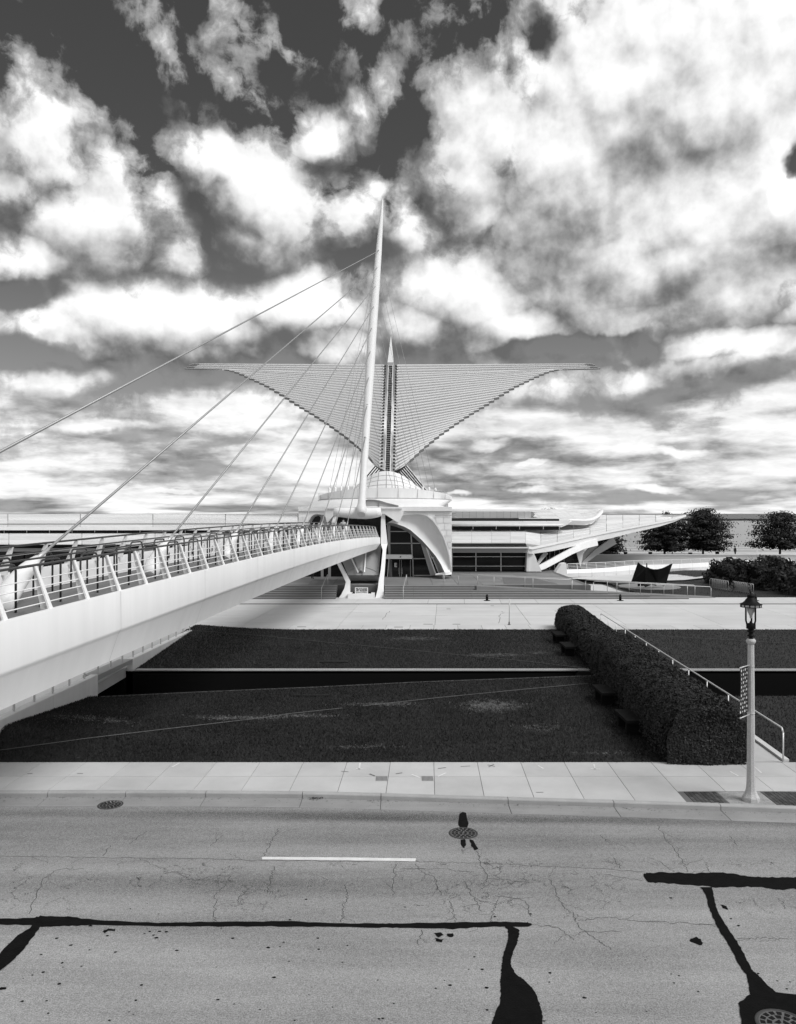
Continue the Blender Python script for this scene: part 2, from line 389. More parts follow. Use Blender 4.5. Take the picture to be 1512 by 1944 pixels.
def water_mat(name, col, rough, sc, bump):
    m = bpy.data.materials.new(name); m.use_nodes = True; t = m.node_tree; b = NB(t); pr = t.nodes['Principled BSDF']
    pr.inputs['Base Color'].default_value = (col, col, col, 1); pr.inputs['Roughness'].default_value = rough
    co = b.node('ShaderNodeNewGeometry').outputs['Position']
    mp = b.node('ShaderNodeMapping'); b.l.new(co, mp.inputs[0]); mp.inputs['Scale'].default_value = (1, .35, 1)
    bp = b.node('ShaderNodeBump'); bp.inputs['Strength'].default_value = bump; bp.inputs['Distance'].default_value = .5
    t.links.new(b.noise(mp.outputs[0], sc, 5, .65).outputs['Fac'], bp.inputs['Height']); t.links.new(bp.outputs[0], pr.inputs['Normal'])
    return m
put(MB().add([(-1500,149,-1.5),(1500,149,-1.5),(1500,980,-1.5),(-1500,980,-1.5)], [(0,1,2,3)]).build('harbour_water', water_mat('harbour_water', .22, .3, .5, .2)), kind='structure')
put(MB().add([(-30000,975,-1.52),(30000,975,-1.52),(30000,40000,-1.52),(-30000,40000,-1.52)], [(0,1,2,3)]).build('lake', water_mat('lake_water', .06, .45, .08, .8)), kind='structure')
bw = MB()
for i in range(46):
    x = 80+i*14; bw.hexa([(x,968+random.random()*2,-2),(x+13.5,968,-2),(x+13.5,976,-2),(x,976,-2)], [(x+.3,970,.1+random.random()*.8),(x+13.2,970,.3+random.random()*.8),(x+13.2,974,.8),(x,974,.8)])
put(bw.build('breakwater', mat('breakwater_rock', .03, .9, var=.4)), 'long low dark stone breakwater crossing the lake near the horizon', 'breakwater')

# road
def road_mat():
    m = bpy.data.materials.new('road_surface'); m.use_nodes = True; t = m.node_tree; b = NB(t); pr = t.nodes['Principled BSDF']
    pr.inputs['Roughness'].default_value = .85; pr.inputs['Specular IOR Level'].default_value = .3
    co = b.node('ShaderNodeNewGeometry').outputs['Position']; x, y, z = b.sep(co)
    grain = b.noise(co, 42, 4, .8).outputs['Fac']; g2 = b.noise(co, 17, 4, .6).outputs['Fac']
    mp = b.node('ShaderNodeMapping'); b.l.new(co, mp.inputs[0]); mp.inputs['Scale'].default_value = (.10, 1.0, 1); mp.inputs['Rotation'].default_value = (0, 0, R(1.0))
    track = b.noise(mp.outputs[0], 1.25, 5, .6).outputs['Fac']
    big = b.noise(co, .22, 4, .55).outputs['Fac']
    c = b.math('ADD', 1.0, b.math('MULTIPLY', b.math('SUBTRACT', grain, .5), 3.0))
    c = b.math('ADD', c, b.math('MULTIPLY', b.math('SUBTRACT', g2, .5), .7))
    c = b.math('ADD', c, b.math('MULTIPLY', b.math('SUBTRACT', track, .5), .95))
    c = b.math('ADD', c, b.math('MULTIPLY', b.math('SUBTRACT', big, .5), .5))
    # the far lane is worn darker in two wheel tracks
    far = b.mr(y, 14.8, 16.2); c = b.math('SUBTRACT', c, b.math('MULTIPLY', far, .10))
    for yc, w, a in ((19.05, .28, .30), (17.75, .45, .22), (15.3, .5, .18), (13.9, .35, .08)):
        c = b.math('SUBTRACT', c, b.mr(b.math('ABSOLUTE', b.math('SUBTRACT', y, b.math('ADD', yc, b.math('MULTIPLY', x, -.028)))), w*1.7, w*.2, 0, a))
    # fine map cracking in the middle lane
    vo = b.node('ShaderNodeTexVoronoi', feature='DISTANCE_TO_EDGE'); vo.inputs['Scale'].default_value = 1.7
    wv = b.vmath('ADD', co, b.vmath('MULTIPLY', b.vmath('SUBTRACT', b.noise(co, 2.4, 5, .7).outputs['Color'], (.5,.5,.5)), (.8, .8, 0)))
    b.l.new(wv, vo.inputs['Vector'])
    cr = b.mr(vo.outputs['Distance'], .014, .004)
    zone = b.math('MULTIPLY', b.mr(b.noise(co, .55, 3, .6).outputs['Fac'], .47, .56), b.mr(b.math('ABSOLUTE', b.math('SUBTRACT', y, 15.6)), 1.5, .8))
    c = b.math('SUBTRACT', c, b.math('MULTIPLY', b.math('MULTIPLY', cr, zone), .75))
    c = b.math('MAXIMUM', b.math('MULTIPLY', c, .265), .02)
    t.links.new(b.comb(c, c, c), pr.inputs['Base Color'])
    bp = b.node('ShaderNodeBump'); bp.inputs['Strength'].default_value = .5; bp.inputs['Distance'].default_value = .01
    t.links.new(grain, bp.inputs['Height']); t.links.new(bp.outputs[0], pr.inputs['Normal'])
    return m
M_road = road_mat()
GW = .62                                        # gutter width
rows = [[(x, -10, Z0) for x in XS], [(x, kerb(x)-GW, Z0) for x in XS]]
road = put(MB().grid(rows, False).build('road', M_road), kind='structure')
put(MB().grid([[(x, kerb(x)-GW, Z0-.012) for x in XS], [(x, kerb(x)+.02, Z0-.012) for x in XS]], False).build('road_gutter_bed', M_joint, road))
# gutter slabs and kerb stones
x = -58.2; gx = []
edges = [-58.0+2.37*i for i in range(21)]
edges = [e for e in edges if e < -9.6]+[-8.93, -6.95, -4.9, -2.43, -.43, 2.74, 5.32, 7.86, 9.73, 11.9, 14.2, 16.6, 19, 22, 25]
kerbs = thing('kerb', None, None, kind='structure')
for i in range(len(edges)-1):
    a, c = edges[i]+.008, edges[i+1]-.008
    ya, yc = kerb(a), kerb(c)
    MB().hexa([(a, ya-GW+.006, Z0-.05), (c, yc-GW+.006, Z0-.05), (c, yc-.003, Z0-.05), (a, ya-.003, Z0-.05)],
              [(a, ya-GW+.006, Z0+.002), (c, yc-GW+.006, Z0+.002), (c, yc-.003, Z0+.014), (a, ya-.003, Z0+.014)]).build('gutter_slab', M_gutter, road)
    m = MB(); prof = [(0, -.30), (0, -.035), (.012, -.012), (.035, .0), (.15, .0), (.15, -.3)]
    n = 3
    m.grid([[(a+(c-a)*k/n, kerb(a+(c-a)*k/n)+p, q) for k in range(n+1)] for p, q in prof], False)
    m.f.append(tuple(r*(n+1) for r in range(len(prof)))); m.sm.append(False); m.f.append(tuple(r*(n+1)+n for r in range(len(prof)))); m.sm.append(False)
    m.build('kerbstone', M_kerb, kerbs)
# sidewalk
side = MB().grid([[(x, kerb(x)+.15, -.018) for x in XS], [(x, 22.80, -.018) for x in XS]], False).build('sidewalk', M_joint)
put(side, kind='structure')
PIT0, PIT1 = 7.26, 13.5
k = 0
for i in range(-36, 24):
    a = -1.5+1.24*i+.007; c = a+1.24-.014; bend = .04
    for r in range(2):
        sh0 = lambda x, y: x+(y-21.6)*bend*0.9
        y1 = 22.79 if r else 21.555
        def yf(x): return 21.57 if r else kerb(x)+.158
        if not r and c > PIT0 and a < PIT1:
            def yf(x): return 20.42
            if a < PIT0 < c: pass
        lo = [(a, yf(a)), (c, yf(c)), (c, y1), (a, y1)]
        q = [(sh0(x, y), y) for x, y in lo]
        MB().hexa([(x, y, -.06) for x, y in q], [(x, y, random.uniform(-.002, .001)) for x, y in q]).build('paving_slab', M_conc, side)
# brick pavers round the lamp
bk = None; rg = random.Random(3); nb = 0
for x0, x1 in ((7.30, 8.15), (9.25, 11.4)):
    xx = x0
    col = 0
    while xx < x1-.05:
        yb = kerb(xx)+.165+(.10 if col % 2 else 0)
        while yb < 20.38 and nb < 290:
            L = min(.2, 20.40-yb)
            if L > .04:
                m = MB(); sk = .0
                m.hexa([(xx, yb, -.07), (xx+.094, yb, -.07), (xx+.094, yb+L-.008, -.07), (xx, yb+L-.008, -.07)],
                       [(xx+.003, yb+.003, rg.uniform(-.008, 0)), (xx+.091, yb+.003, rg.uniform(-.008, 0)), (xx+.091, yb+L-.011, rg.uniform(-.008, 0)), (xx+.003, yb+L-.011, -.003)])
                m.build('brick', M_brick, side); nb += 1
            yb += .2
        xx += .102; col += 1
MB().hexa([(8.15, 19.52, -.06), (9.25, 19.42, -.06), (9.25, 20.4, -.06), (8.15, 20.4, -.06)], [(8.15, 19.55, -.012), (9.25, 19.45, -.012), (9.25, 20.4, -.012), (8.15, 20.4, -.012)]).build('gravel_bed', M_straw, side)
MB().box(11.4, 13.5, 19.2, 20.4, -.06, -.014).build('soil_bed', M_brick, side)

# sidewalk drain covers and utility marks
for px, py in ((725, 1478), (812, 1478)):
    p = G(px, py); t = thing('drain_cover', 'square slotted metal drain cover in the sidewalk, %s one of the pair' % ('left' if px < 800 else 'right'), 'drain cover', p, 'square drain covers in the sidewalk')
    MB().box(p.x-.16, p.x+.16, p.y-.2, p.y+.2, -.01, .004).build('cover_frame', mat('cover_steel', .30, .6, var=.1), t)
    for j in range(9): MB().box(p.x-.145+.033*j, p.x-.13+.033*j, p.y-.17, p.y+.17, .003, .0065).build('slot', M_joint, t)
def ribbon(pts, w, z, name, m, parent=None, kind='structure', jit=0.0, seed=0, sub=1):
    """flat strip on the ground through image points; w in metres (single or per point)"""
    rg = random.Random(seed); ps = [G(a, c, z) for a, c in pts]
    ws = w if isinstance(w, (list, tuple)) else [w]*len(ps)
    q = []; qw = []
    for i in range(len(ps)-1):
        for k in range(sub):
            f = k/sub; q.append(ps[i].lerp(ps[i+1], f)); qw.append(ws[i]*(1-f)+ws[i+1]*f)
    q.append(ps[-1]); qw.append(ws[-1])
    L = []; Rr = []
    for i, p in enumerate(q):
        t = (q[min(i+1, len(q)-1)]-q[max(i-1, 0)]).normalized(); nrm = Vector((-t.y, t.x, 0))
        o = nrm*rg.uniform(-jit, jit) if 0 < i < len(q)-1 else Vector()
        L.append(p+o+nrm*qw[i]*.5*rg.uniform(.8, 1.2)); Rr.append(p+o-nrm*qw[i]*.5*rg.uniform(.8, 1.2))
    return MB().grid([L, Rr], False)
def flat(pts, z, jit=0.0, seed=0, sub=1):
    rg = random.Random(seed); ps = [G(a, c, z) for a, c in pts]; q = []
    for i in range(len(ps)):
        a, c = ps[i], ps[(i+1) % len(ps)]
        for k in range(sub):
            p = a.lerp(c, k/sub); q.append((p.x+rg.uniform(-jit, jit), p.y+rg.uniform(-jit, jit), z))
    return MB().add(q, [tuple(range(len(q)))])
marks = [((684,1448),(682,1460),.05,M_paint),((676,1459),(690,1460),.05,M_paint),((782,1470),(797,1476),.05,M_paint),((832,1474),(847,1467),.05,M_paint),
         ((648,1464),(662,1465),.03,M_joint),((702,1469),(712,1473),.05,M_joint),((752,1469),(764,1467),.05,M_joint),((832,1459),(847,1457),.04,M_joint),((875,1455),(893,1454),.03,M_joint),((926,1452),(940,1455),.03,M_joint),((928,1456),(938,1451),.03,M_joint),
         ((327,1456),(342,1448),.05,M_paint),((1022,1571-118),(1032,1459),.05,M_paint),((1122,1459),(1140,1460),.05,M_paint),((1128,1451),(1130,1460),.04,M_paint),((1018,1504),(1032,1504),.03,M_joint),((1386,1464),(1402,1473),.04,M_paint),((1432,1455),(1446,1467),.04,M_paint),((147,1468),(158,1468.5),.03,M_joint),((52,1468),(62,1468.5),.03,M_joint)]
for a, c, w, m in marks:
    ribbon([a, c], w, .005, '', m, sub=3).build('utility_mark', m, side)
# road details
tar = thing('road_tar_seal', None, None, kind='structure')
TW = [(-30,1749,5),(60,1750,7),(80,1749,11),(130,1749,9),(180,1751,4.5),(300,1755,3.2),(360,1754.5,4),(470,1754,4.5),(560,1754,5),(640,1756,3.5),(720,1757,4),(760,1757,4.5),(860,1757,6.5),(940,1754,4.5),(1000,1755,4.5),(1012,1755,1)]
def tarband(tw, z=Z0+.004, vert=True, seed=1):
    top = []; bot = []; rg = random.Random(seed)
    for i in range(len(tw)-1):
        for k in range(6):
            f = k/6; x, y, h = [tw[i][j]*(1-f)+tw[i+1][j]*f for j in range(3)]
            j_ = min(.2, 1.1/h); h1 = h*rg.uniform(1-j_, 1+j_); h2 = h*rg.uniform(1-j_, 1+j_)
            if vert: top.append(G(x, y-h1, z)); bot.append(G(x, y+h2, z))
            else: top.append(G(x-h1, y, z)); bot.append(G(x+h2, y, z))
    return MB().grid([top, bot], False)
tarband(TW).build('tar_band', M_tar, tar)
tarband([(74,1752,9),(66,1762,9),(50,1775,16),(28,1800,19),(8,1822,18),(-25,1850,16),(-60,1870,12)], vert=False, seed=2, z=Z0+.008).build('tar_band', M_tar, tar)
tarband([(-10,1880,4),(3,1878,9),(9,1873,4)], vert=False, seed=3).build('tar_band', M_tar, tar)
tarband([(962,1757,6),(975,1764,11),(976,1776,10),(973,1790,9),(965,1810,9),(962,1826,8),(962,1836,10),(966,1850,14),(972,1858,22),(978,1870,28),(984,1884,33),(987,1905,38),(985,1925,45),(982,1944,48),(975,1990,60)], vert=False, seed=4, z=Z0+.008).build('tar_band', M_tar, tar)
tarband([(1222,1661,2),(1230,1666,9),(1260,1666,10.5),(1320,1669,11),(1360,1670,15),(1400,1672,12),(1440,1674,9),(1480,1677,12),(1512,1676,11),(1600,1678,12)], seed=5).build('tar_band', M_tar, tar)
tarband([(1341,1684,11),(1348,1700,7),(1354,1725,7),(1366,1750,8),(1378,1770,10),(1392,1790,10),(1405,1815,10),(1418,1840,9),(1428,1850,11),(1440,1870,18),(1450,1885,26),(1460,1895,34)], vert=False, seed=6, z=Z0+.008).build('tar_band', M_tar, tar)
flat([(1405,1900),(1425,1888),(1470,1884),(1540,1888),(1600,1890),(1600,1990),(1420,1990),(1408,1950),(1404,1920)], Z0+.012, .02, 7, 4).build('tar_band', M_tar, tar)
flat([(873,1545),(879,1541),(885,1543),(887,1551),(888,1556),(890,1563),(888,1571),(874,1571),(870,1566),(871,1556)], Z0+.004, .005, 8, 2).build('tar_patch', M_tar, tar)
for pts in ([(875,1594),(884,1593),(886,1602),(882,1610),(876,1606)], [(892,1593),(898,1595),(903,1603),(908,1612),(901,1614),(895,1606)],
            [(1310,1782),(1322,1778),(1330,1783),(1336,1790),(1330,1795),(1318,1790),(1310,1787)], [(1368,1717),(1380,1720),(1384,1727),(1372,1724)], [(825,1772),(838,1770),(842,1775),(832,1779)], [(848,1773),(862,1772),(860,1779),(850,1778)], [(826,1781),(842,1783),(840,1789),(828,1786)],
            [(195,1768),(205,1763),(219,1764),(218,1768),(206,1767),(199,1772)]):
    flat(pts, Z0+.004, .012, int(pts[0][0]), 3).build('tar_patch', M_tar, tar)
m = MB(); rg = random.Random(12)
spots = [(280,1763),(285,1768),(292,1775),(297,1780),(303,1768),(275,1772),(420,1762),(604,1781),(442,1781),(532,1797),(660,1795),(118,1828),(120,1836),(62,1851),(83,1845),(45,1857),(135,1794),(108,1781),(592,1874),(445,1906),(494,1916),(208,1937),(632,1912),(411,1836),(748,1905),(828,1876),(855,1870),(1326,1882),(1228,1920),(1275,1849),(1289,1852),(1402,1757),(1388,1744),(1440,1848),(1500,1864),(1494,1877),(1460,1860),(1110,1894),(560,1937),(890,1840),(916,1840),(302,1735),(280,1715),(300,1716),(248,1725),(742,1944),(1280,1866),(925,1917),(924,1875),(1028,1930),(1033,1938)]
for i in range(45): spots.append((rg.uniform(0, 1512), rg.uniform(1700, 1944)))
for a, c in spots:
    p = G(a, c, Z0+.004); r = rg.uniform(.008, .026); n = 7
    m.add([(p.x+r*rg.uniform(.7, 1.3)*1.3*math.cos(6.283*j/n), p.y+r*rg.uniform(.7, 1.3)*math.sin(6.283*j/n), p.z) for j in range(n)], [tuple(range(n))])
put(m.build('tar_drips', M_tar, tar), kind='stuff')
CR = [  # main cracks, through points of the road
 [(0,1625),(120,1627),(200,1628),(330,1630),(420,1630.5),(500,1634)], [(500,1633),(640,1634.5),(788,1635),(880,1638),(960,1640),(1010,1643),(1100,1647),(1222,1655)],
 [(530,1572),(518,1595),(505,1615),(500,1628)],[(310,1658),(335,1655),(350,1665),(370,1672)],[(370,1672),(400,1664),(440,1662),(430,1678),(410,1700),(408,1740),(406,1752)],
 [(520,1645),(516,1665),(508,1695)],[(655,1680),(660,1700),(650,1725),(648,1750)],[(752,1640),(748,1670),(745,1700)],[(790,1640),(800,1655),(825,1665),(838,1700)],[(855,1710),(860,1730),(866,1750)],
 [(905,1615),(912,1640),(928,1665),(920,1680)],[(880,1672),(898,1700),(915,1730)],[(928,1668),(960,1670),(1010,1676)],[(945,1708),(938,1725),(932,1745),(934,1752)],
 [(1045,1670),(1058,1700),(1075,1725),(1090,1735),(1098,1760),(1130,1780),(1160,1803)],[(1098,1748),(1150,1742),(1210,1748),(1290,1752),(1365,1757)],[(1010,1755),(1060,1760),(1090,1785)],
 [(1248,1566),(1262,1590),(1275,1605),(1295,1630),(1306,1655)],[(1140,1585),(1156,1600)],[(1340,1640),(1352,1660)],[(1385,1587),(1400,1605)],[(1400,1782),(1450,1781),(1498,1783)],
 [(160,1650),(110,1650),(80,1670),(55,1735)],[(210,1605),(195,1625)],[(245,1602),(280,1578)],[(400,1606),(425,1585)],[(450,1715),(465,1690)],[(1100,1770),(1180,1769)],[(1165,1628),(1180,1650)],[(880,1620),(876,1612)],[(1480,1705),(1490,1725)],[(1255,1636),(1280,1655)],
 [(940,1700),(1000,1710),(1008,1740)],[(760,1650),(840,1650),(900,1655)],[(1150,1660),(1220,1672)],[(800,1765),(795,1795)]]
cm = MB()
for i, c in enumerate(CR):
    r = ribbon(c, .016 if i < 2 else .014, Z0+.002, '', M_crack, jit=.035, seed=i, sub=9); cm.add(r.v, r.f)
    for q in range(len(c)-1):                    # hairline offshoots
        rr = random.Random(i*31+q)
        a = (c[q][0]*.5+c[q+1][0]*.5, c[q][1]*.5+c[q+1][1]*.5)
        e = (a[0]+rr.uniform(-45, 45), a[1]+rr.uniform(-16, 22))
        r = ribbon([a, e], .008, Z0+.002, '', M_crack, jit=.04, seed=i*7+q, sub=7); cm.add(r.v, r.f)
put(cm.build('cracks', M_crack, road), kind='stuff')
flat([(498,1626.5),(640,1627.5),(790,1629.5),(789,1635),(640,1633),(498,1631.5)], Z0+.006, .004, 3, 12).build('lane_marking', M_paint, road)
leafp = MB(); p = G(601, 1517, Z0)
for i in range(60):
    q = p+Vector((random.gauss(0, .12), random.gauss(0, .06), random.uniform(.02, .05))); r = .035
    leafp.add([q+Vector((random.uniform(-r, r), random.uniform(-r, r), random.uniform(-.02, .02))) for _ in range(3)], [(0, 1, 2)])
put(leafp.build('leaf_litter', mat('dead_leaf', .04, .9)), 'small clump of dark dead leaves in the gutter by the kerb', 'leaf litter', kind='stuff')

gg = MB(); rg = random.Random(77)
for i in range(420):
    x = rg.uniform(-11, 11); off_ = abs(rg.gauss(0, .16)) if rg.random() < .75 else rg.uniform(0, 1.2); r = rg.uniform(.006, .02)
    y = kerb(x)-.02-off_; gg.add([(x-r*rg.uniform(.6, 2), y, Z0+.02), (x, y-r*.6, Z0+.02), (x+r*rg.uniform(.6, 2), y+r*.3, Z0+.024), (x, y+r*.7, Z0+.02)], [(0, 1, 2, 3)])
put(gg.build('gutter_grit', mat('grit', .06, .9)), 'dark grit and bits of leaf scattered along the gutter', 'grit', kind='stuff')
def manhole(p, r, label, z):
    t = thing('manhole_cover', label, 'manhole cover', (p.x, p.y, z), 'round iron manhole covers in the road')
    MB().lathe((p.x, p.y, z), [(r, -.05), (r, .002), (r*.97, .008), (r*.88, .008), (r*.87, .0)], 40).build('rim', M_iron, t)
    MB().lathe((p.x, p.y, z), [(r*.86, -.04), (r*.86, .003)], 40).build('lid', mat('iron_lid', .11, .6, var=.3, vscale=8, spec=.3), t)
    for rr, n in ((.72, 16), (.48, 10), (.22, 4)):
        for j in range(n):
            a = 6.283*j/n; a2 = a+6.283/n*.7
            MB().hexa([(p.x+q*r*math.cos(w), p.y+q*r*math.sin(w), z+.002) for q, w in ((rr-.1, a), (rr+.09, a), (rr+.09, a2), (rr-.1, a2))],
                      [(p.x+q*r*math.cos(w), p.y+q*r*math.sin(w), z+.009) for q, w in ((rr-.09, a+.02), (rr+.08, a+.02), (rr+.08, a2-.02), (rr-.09, a2-.02))]).build('lug', M_black, t)
manhole(G(210, 1528, Z0), .31, 'dark round manhole cover in the gutter at the left, near the kerb', Z0+.004)
manhole(G(880, 1582, Z0), .33, 'dark round manhole cover below a black tar patch in the far lane', Z0+.006)
manhole(G(1487, 1948, Z0), .37, 'manhole cover ringed by black tar at the lower right corner', Z0+.016)

# ---------------------------------------------------------------- lawns
def tr_near(x):   # near lip of the sunken slot
    return interp(x, [(-40, 30.2), (-11.5, 30.9), (-7.5, 31.8), (-3.4, 32.6), (.9, 33.6), (5.5, 34.4), (9.2, 35.0), (9.8, 35.1), (9.9, 31.0), (60, 31.3)])
TR_FAR = 36.1
def lawn_z(x, y):
    u = min(max((-x-5.5)/6.5, 0), 1); v = min(max((30.5-y)/6, 0), 1); w = min(max((y-22.8)/1.5, 0), 1)
    z = .6*u*u*(3-2*u)*v*w
    if y > 36: z = .28*u*u*min(max((y-37)/9, 0), 1)
    return z+.015
PATCH = [(3.5, 29.4, 1.1, .9, 1.0), (-.6, 29.6, 1.6, .3, .6), (-5.5, 27.6, 1.6, .25, .9), (-3.4, 27.9, 1.5, .22, .7), (-10.2, 26.2, 1.4, .5, .4), (4.8, 26.3, 1.0, .5, .25), (1.0, 45.2, 1.6, .6, .5), (4.9, 39.9, 1.5, .5, .6), (7.2, 40.5, .6, .3, .4), (8.6, 24.8, .6, .4, .2), (6.0, 23.6, 1.2, .2, .25), (-1.0, 24.2, 1.6, .2, .25)]
M_grass = leafmat('grass', .012, 1.0, .35, PATCH)
M_turf = leafmat('turf_soil', .013, .5, .6, PATCH)
rgn = np.random.RandomState(5)
def lawn(name, x0, x1, y0f, y1f, dens):
    nx = 40; ny = 14; rows = []
    for j in range(ny+1):
        row = []
        for i in range(nx+1):
            x = x0+(x1-x0)*i/nx; a, c = y0f(x), y1f(x); y = a+(c-a)*j/ny
            row.append((x, y, lawn_z(x, y)-.012))
        rows.append(row)
    put(MB().grid(rows, True).build(name, M_turf), kind='structure')
    A = (x1-x0)*(y1f((x0+x1)/2)-y0f((x0+x1)/2)); n = int(A*dens)
    x = x0+(x1-x0)*rgn.rand(n); t = rgn.rand(n)
    a = np.array([y0f(q) for q in x]); c = np.array([y1f(q) for q in x]); y = a+(c-a)*t
    z = np.array([lawn_z(p, q) for p, q in zip(x, y)])+.015
    nr = np.tile(np.array([0, -.7, .5]), (n, 1))
    o = quads('lawn_grass', np.stack([x, y, z], 1), nr, .036, M_grass, asp=2.2, jit=.5, tri=True, seed=len(name), up=(0, 0, 1))
    return put(o, 'short dark mown grass covering the %s' % name.replace('_', ' '), 'grass', kind='stuff')
def dry_turf(patches, n0):
    cs = []
    for x, y, rx, ry, a in patches:
        n = int(n0*rx*ry*a); u = rgn.normal(0, .5, (n, 2)); k = np.sin(u[:, 0]*9+x)*np.cos(u[:, 1]*7+y) > -.1
        u = u[k]; c = np.stack([x+u[:, 0]*rx, y+u[:, 1]*ry, np.zeros(len(u))], 1); c[:, 2] = [lawn_z(p, q)+.022 for p, q in c[:, :2]]; cs.append(c)
    c = np.concatenate(cs)
    put(quads('dry_grass', c, np.tile([0, -.5, .8], (len(c), 1)), .022, mat('dry_blade', .13, .9, var=.3, vscale=5), asp=3.5, jit=.6, tri=True, seed=9), 'pale dry clippings scattered in patches over the lawns', 'dry grass', kind='stuff')
dry_turf(PATCH, 1500)
lawn('near_lawn', -12.0, 9.9, lambda x: 22.8, tr_near, 520)
lawn('near_right_lawn', 11.2, 24, lambda x: 22.8, tr_near, 200)
lawn('far_lawn', -12.4, 9.8, lambda x: TR_FAR+.35, lambda x: 48.85, 260)
lawn('far_right_lawn', 12.6, 34, lambda x: TR_FAR+.35, lambda x: 48.85, 110)
lawn('sculpture_lawn', 21.5, 62, lambda x: 67.2, lambda x: 100, 14)
lawn('lakeside_lawn', 30, 120, lambda x: 118, lambda x: 138, 5)
# edging strips across the lawns
def edging(pts, z):
    ps = []
    for a, c in pts:
        p = G(a, c, z); ps.append(p)
    m = MB(); top = []
    for i in range(len(pts)-1):
        for k in range(6):
            a, c = [pts[i][j]*(1-k/6)+pts[i+1][j]*k/6 for j in (0, 1)]
            zz = z
            for _ in range(12): p = G(a, c, zz); zz = .5*zz+.5*(lawn_z(p.x, p.y)+.03)
            top.append(G(a, c, zz))
    m.tube(top, .013, 5, False)
    return put(m.build('edging_strip', M_edge), kind='structure')
edging([(-60,1431),(0,1424),(165,1401.6),(331,1382),(500,1362.5),(551,1354.6),(670,1342)], .3)
edging([(690,1340),(836,1324),(1000,1308),(1140,1295)], 0)
edging([(366,1196.5),(500,1207),(606,1217.7),(757,1231.6),(1000,1255),(1140,1272)], 0)
edging([(1190,1196),(1250,1207),(1512,1222),(1700,1232)], 0)
for (a, c, w, h), lab in (((635,1256.5,1.35,.40),'long dark slot grate in the far lawn above the sunken slot'), ((588,1321,1.5,.14),'thin dark slot grate in the near lawn below the sunken slot')):
    p = G(a, c, 0); m = MB(); m.box(p.x-w*.5, p.x+w*.5, p.y-h*.5-.1, p.y+h*.5, .01, .05)
    put(m.build('ground_grate', M_black), lab, 'grate')
# ---------------------------------------------------------------- sunken slot
sl = thing('sunken_slot', None, None, kind='structure')
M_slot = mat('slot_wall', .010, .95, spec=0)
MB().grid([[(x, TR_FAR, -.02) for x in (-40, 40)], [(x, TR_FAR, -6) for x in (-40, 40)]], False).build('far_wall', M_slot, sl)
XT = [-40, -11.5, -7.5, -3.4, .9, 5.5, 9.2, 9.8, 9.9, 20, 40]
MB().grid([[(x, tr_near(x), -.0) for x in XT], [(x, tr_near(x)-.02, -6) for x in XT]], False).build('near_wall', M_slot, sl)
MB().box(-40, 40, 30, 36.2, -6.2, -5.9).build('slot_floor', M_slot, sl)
# concrete lip on the near side
MB().grid([[(x, tr_near(x)-.0, .03) for x in XT[1:8]], [(x, tr_near(x)-.16, .03) for x in XT[1:8]]], False).build('near_lip', mat('lip', .06, .9, var=.4), sl)
cop = MB(); cop.box(-11.9, 9.4, TR_FAR, TR_FAR+.33, -.12, .03); cop.box(12.7, 40, TR_FAR, TR_FAR+.33, -.12, .03)
cop.build('coping', mat('coping_stone', .42, .8, var=.15, vscale=2), sl)
gr = MB()
for x0, x1 in ((-9.3, 9.3), (12.8, 24)):
    x = x0
    while x < x1: gr.box(x, x+.035, TR_FAR+.10, TR_FAR+.24, .028, .036); x += .075
put(gr.build('grating_slots', M_joint, sl), kind='stuff')
# the walk beside the hedge bridges the slot
walk = put(MB().hexa([(9.55, 22.82, -.3), (11.05, 22.82, -.3), (12.55, 48.9, -.3), (9.9, 48.9, -.3)], [(9.55, 22.82, -.014), (11.05, 22.82, -.014), (12.55, 48.9, -.014), (9.9, 48.9, -.014)]).build('garden_path', M_joint), kind='structure')
for i in range(14):
    y0 = 22.84+i*1.86; y1 = y0+1.84
    def e(y): f = (y-22.8)/26.1; return (9.6+f*.35, 11.0+f*1.5)
    a, c = e(y0), e(y1)
    MB().hexa([(a[0], y0, -.05), (a[1], y0, -.05), (c[1], y1, -.05), (c[0], y1, -.05)], [(a[0], y0, .001), (a[1], y0, .001), (c[1], y1, .001), (c[0], y1, .001)]).build('paving_slab', M_conc, walk)
MB().hexa([(11.02, 22.85, -.1), (11.2, 22.85, -.1), (12.7, 48.9, -.1), (12.52, 48.9, -.1)], [(11.02, 22.85, .07), (11.2, 22.85, .07), (12.7, 48.9, .07), (12.52, 48.9, .07)]).build('path_kerb', M_wallc, walk)
hbed = put(MB().hexa([(6.9, 31, -1), (9.7, 31, -1), (10.0, 37, -1), (7.6, 37, -1)], [(7.3, 33, -.02), (9.9, 31, -.02), (10.3, 37, -.02), (8.4, 37, -.02)]).build('hedge_bed', M_soil), kind='structure')

# ---------------------------------------------------------------- plaza
plaza = put(MB().box(-60, 60, 48.9, 62.6, -.28, -.02).build('plaza', M_joint), kind='structure')
plaza2 = put(MB().box(-60, 60, 62.6, 67.2, -.28, .035).build('upper_plaza', M_joint), kind='structure')
def pave(par, x0, x1, w, y0, y1, z, skew, m, t=.05):
    n = int((x1-x0)/w)
    for i in range(n):
        a = x0+i*w; s0, s1 = skew*(y0-55), skew*(y1-55)
        MB().hexa([(a+s0+.012, y0, z-t), (a+w+s0-.012, y0, z-t), (a+w+s1-.012, y1, z-t), (a+s1+.012, y1, z-t)],
                  [(a+s0+.012, y0, z), (a+w+s0-.012, y0, z+random.uniform(-.002, .002)), (a+w+s1-.012, y1, z), (a+s1+.012, y1, z)]).build('paving_slab', m, par)
pave(plaza, -32, 32, 1.5, 48.9, 50.85, 0, .05, M_conc2)
pave(plaza, -34, 34, 6.1, 50.88, 55.6, 0, .06, M_conc2)
pave(plaza, -34, 34, 6.1, 55.63, 62.45, 0, .06, M_conc2)
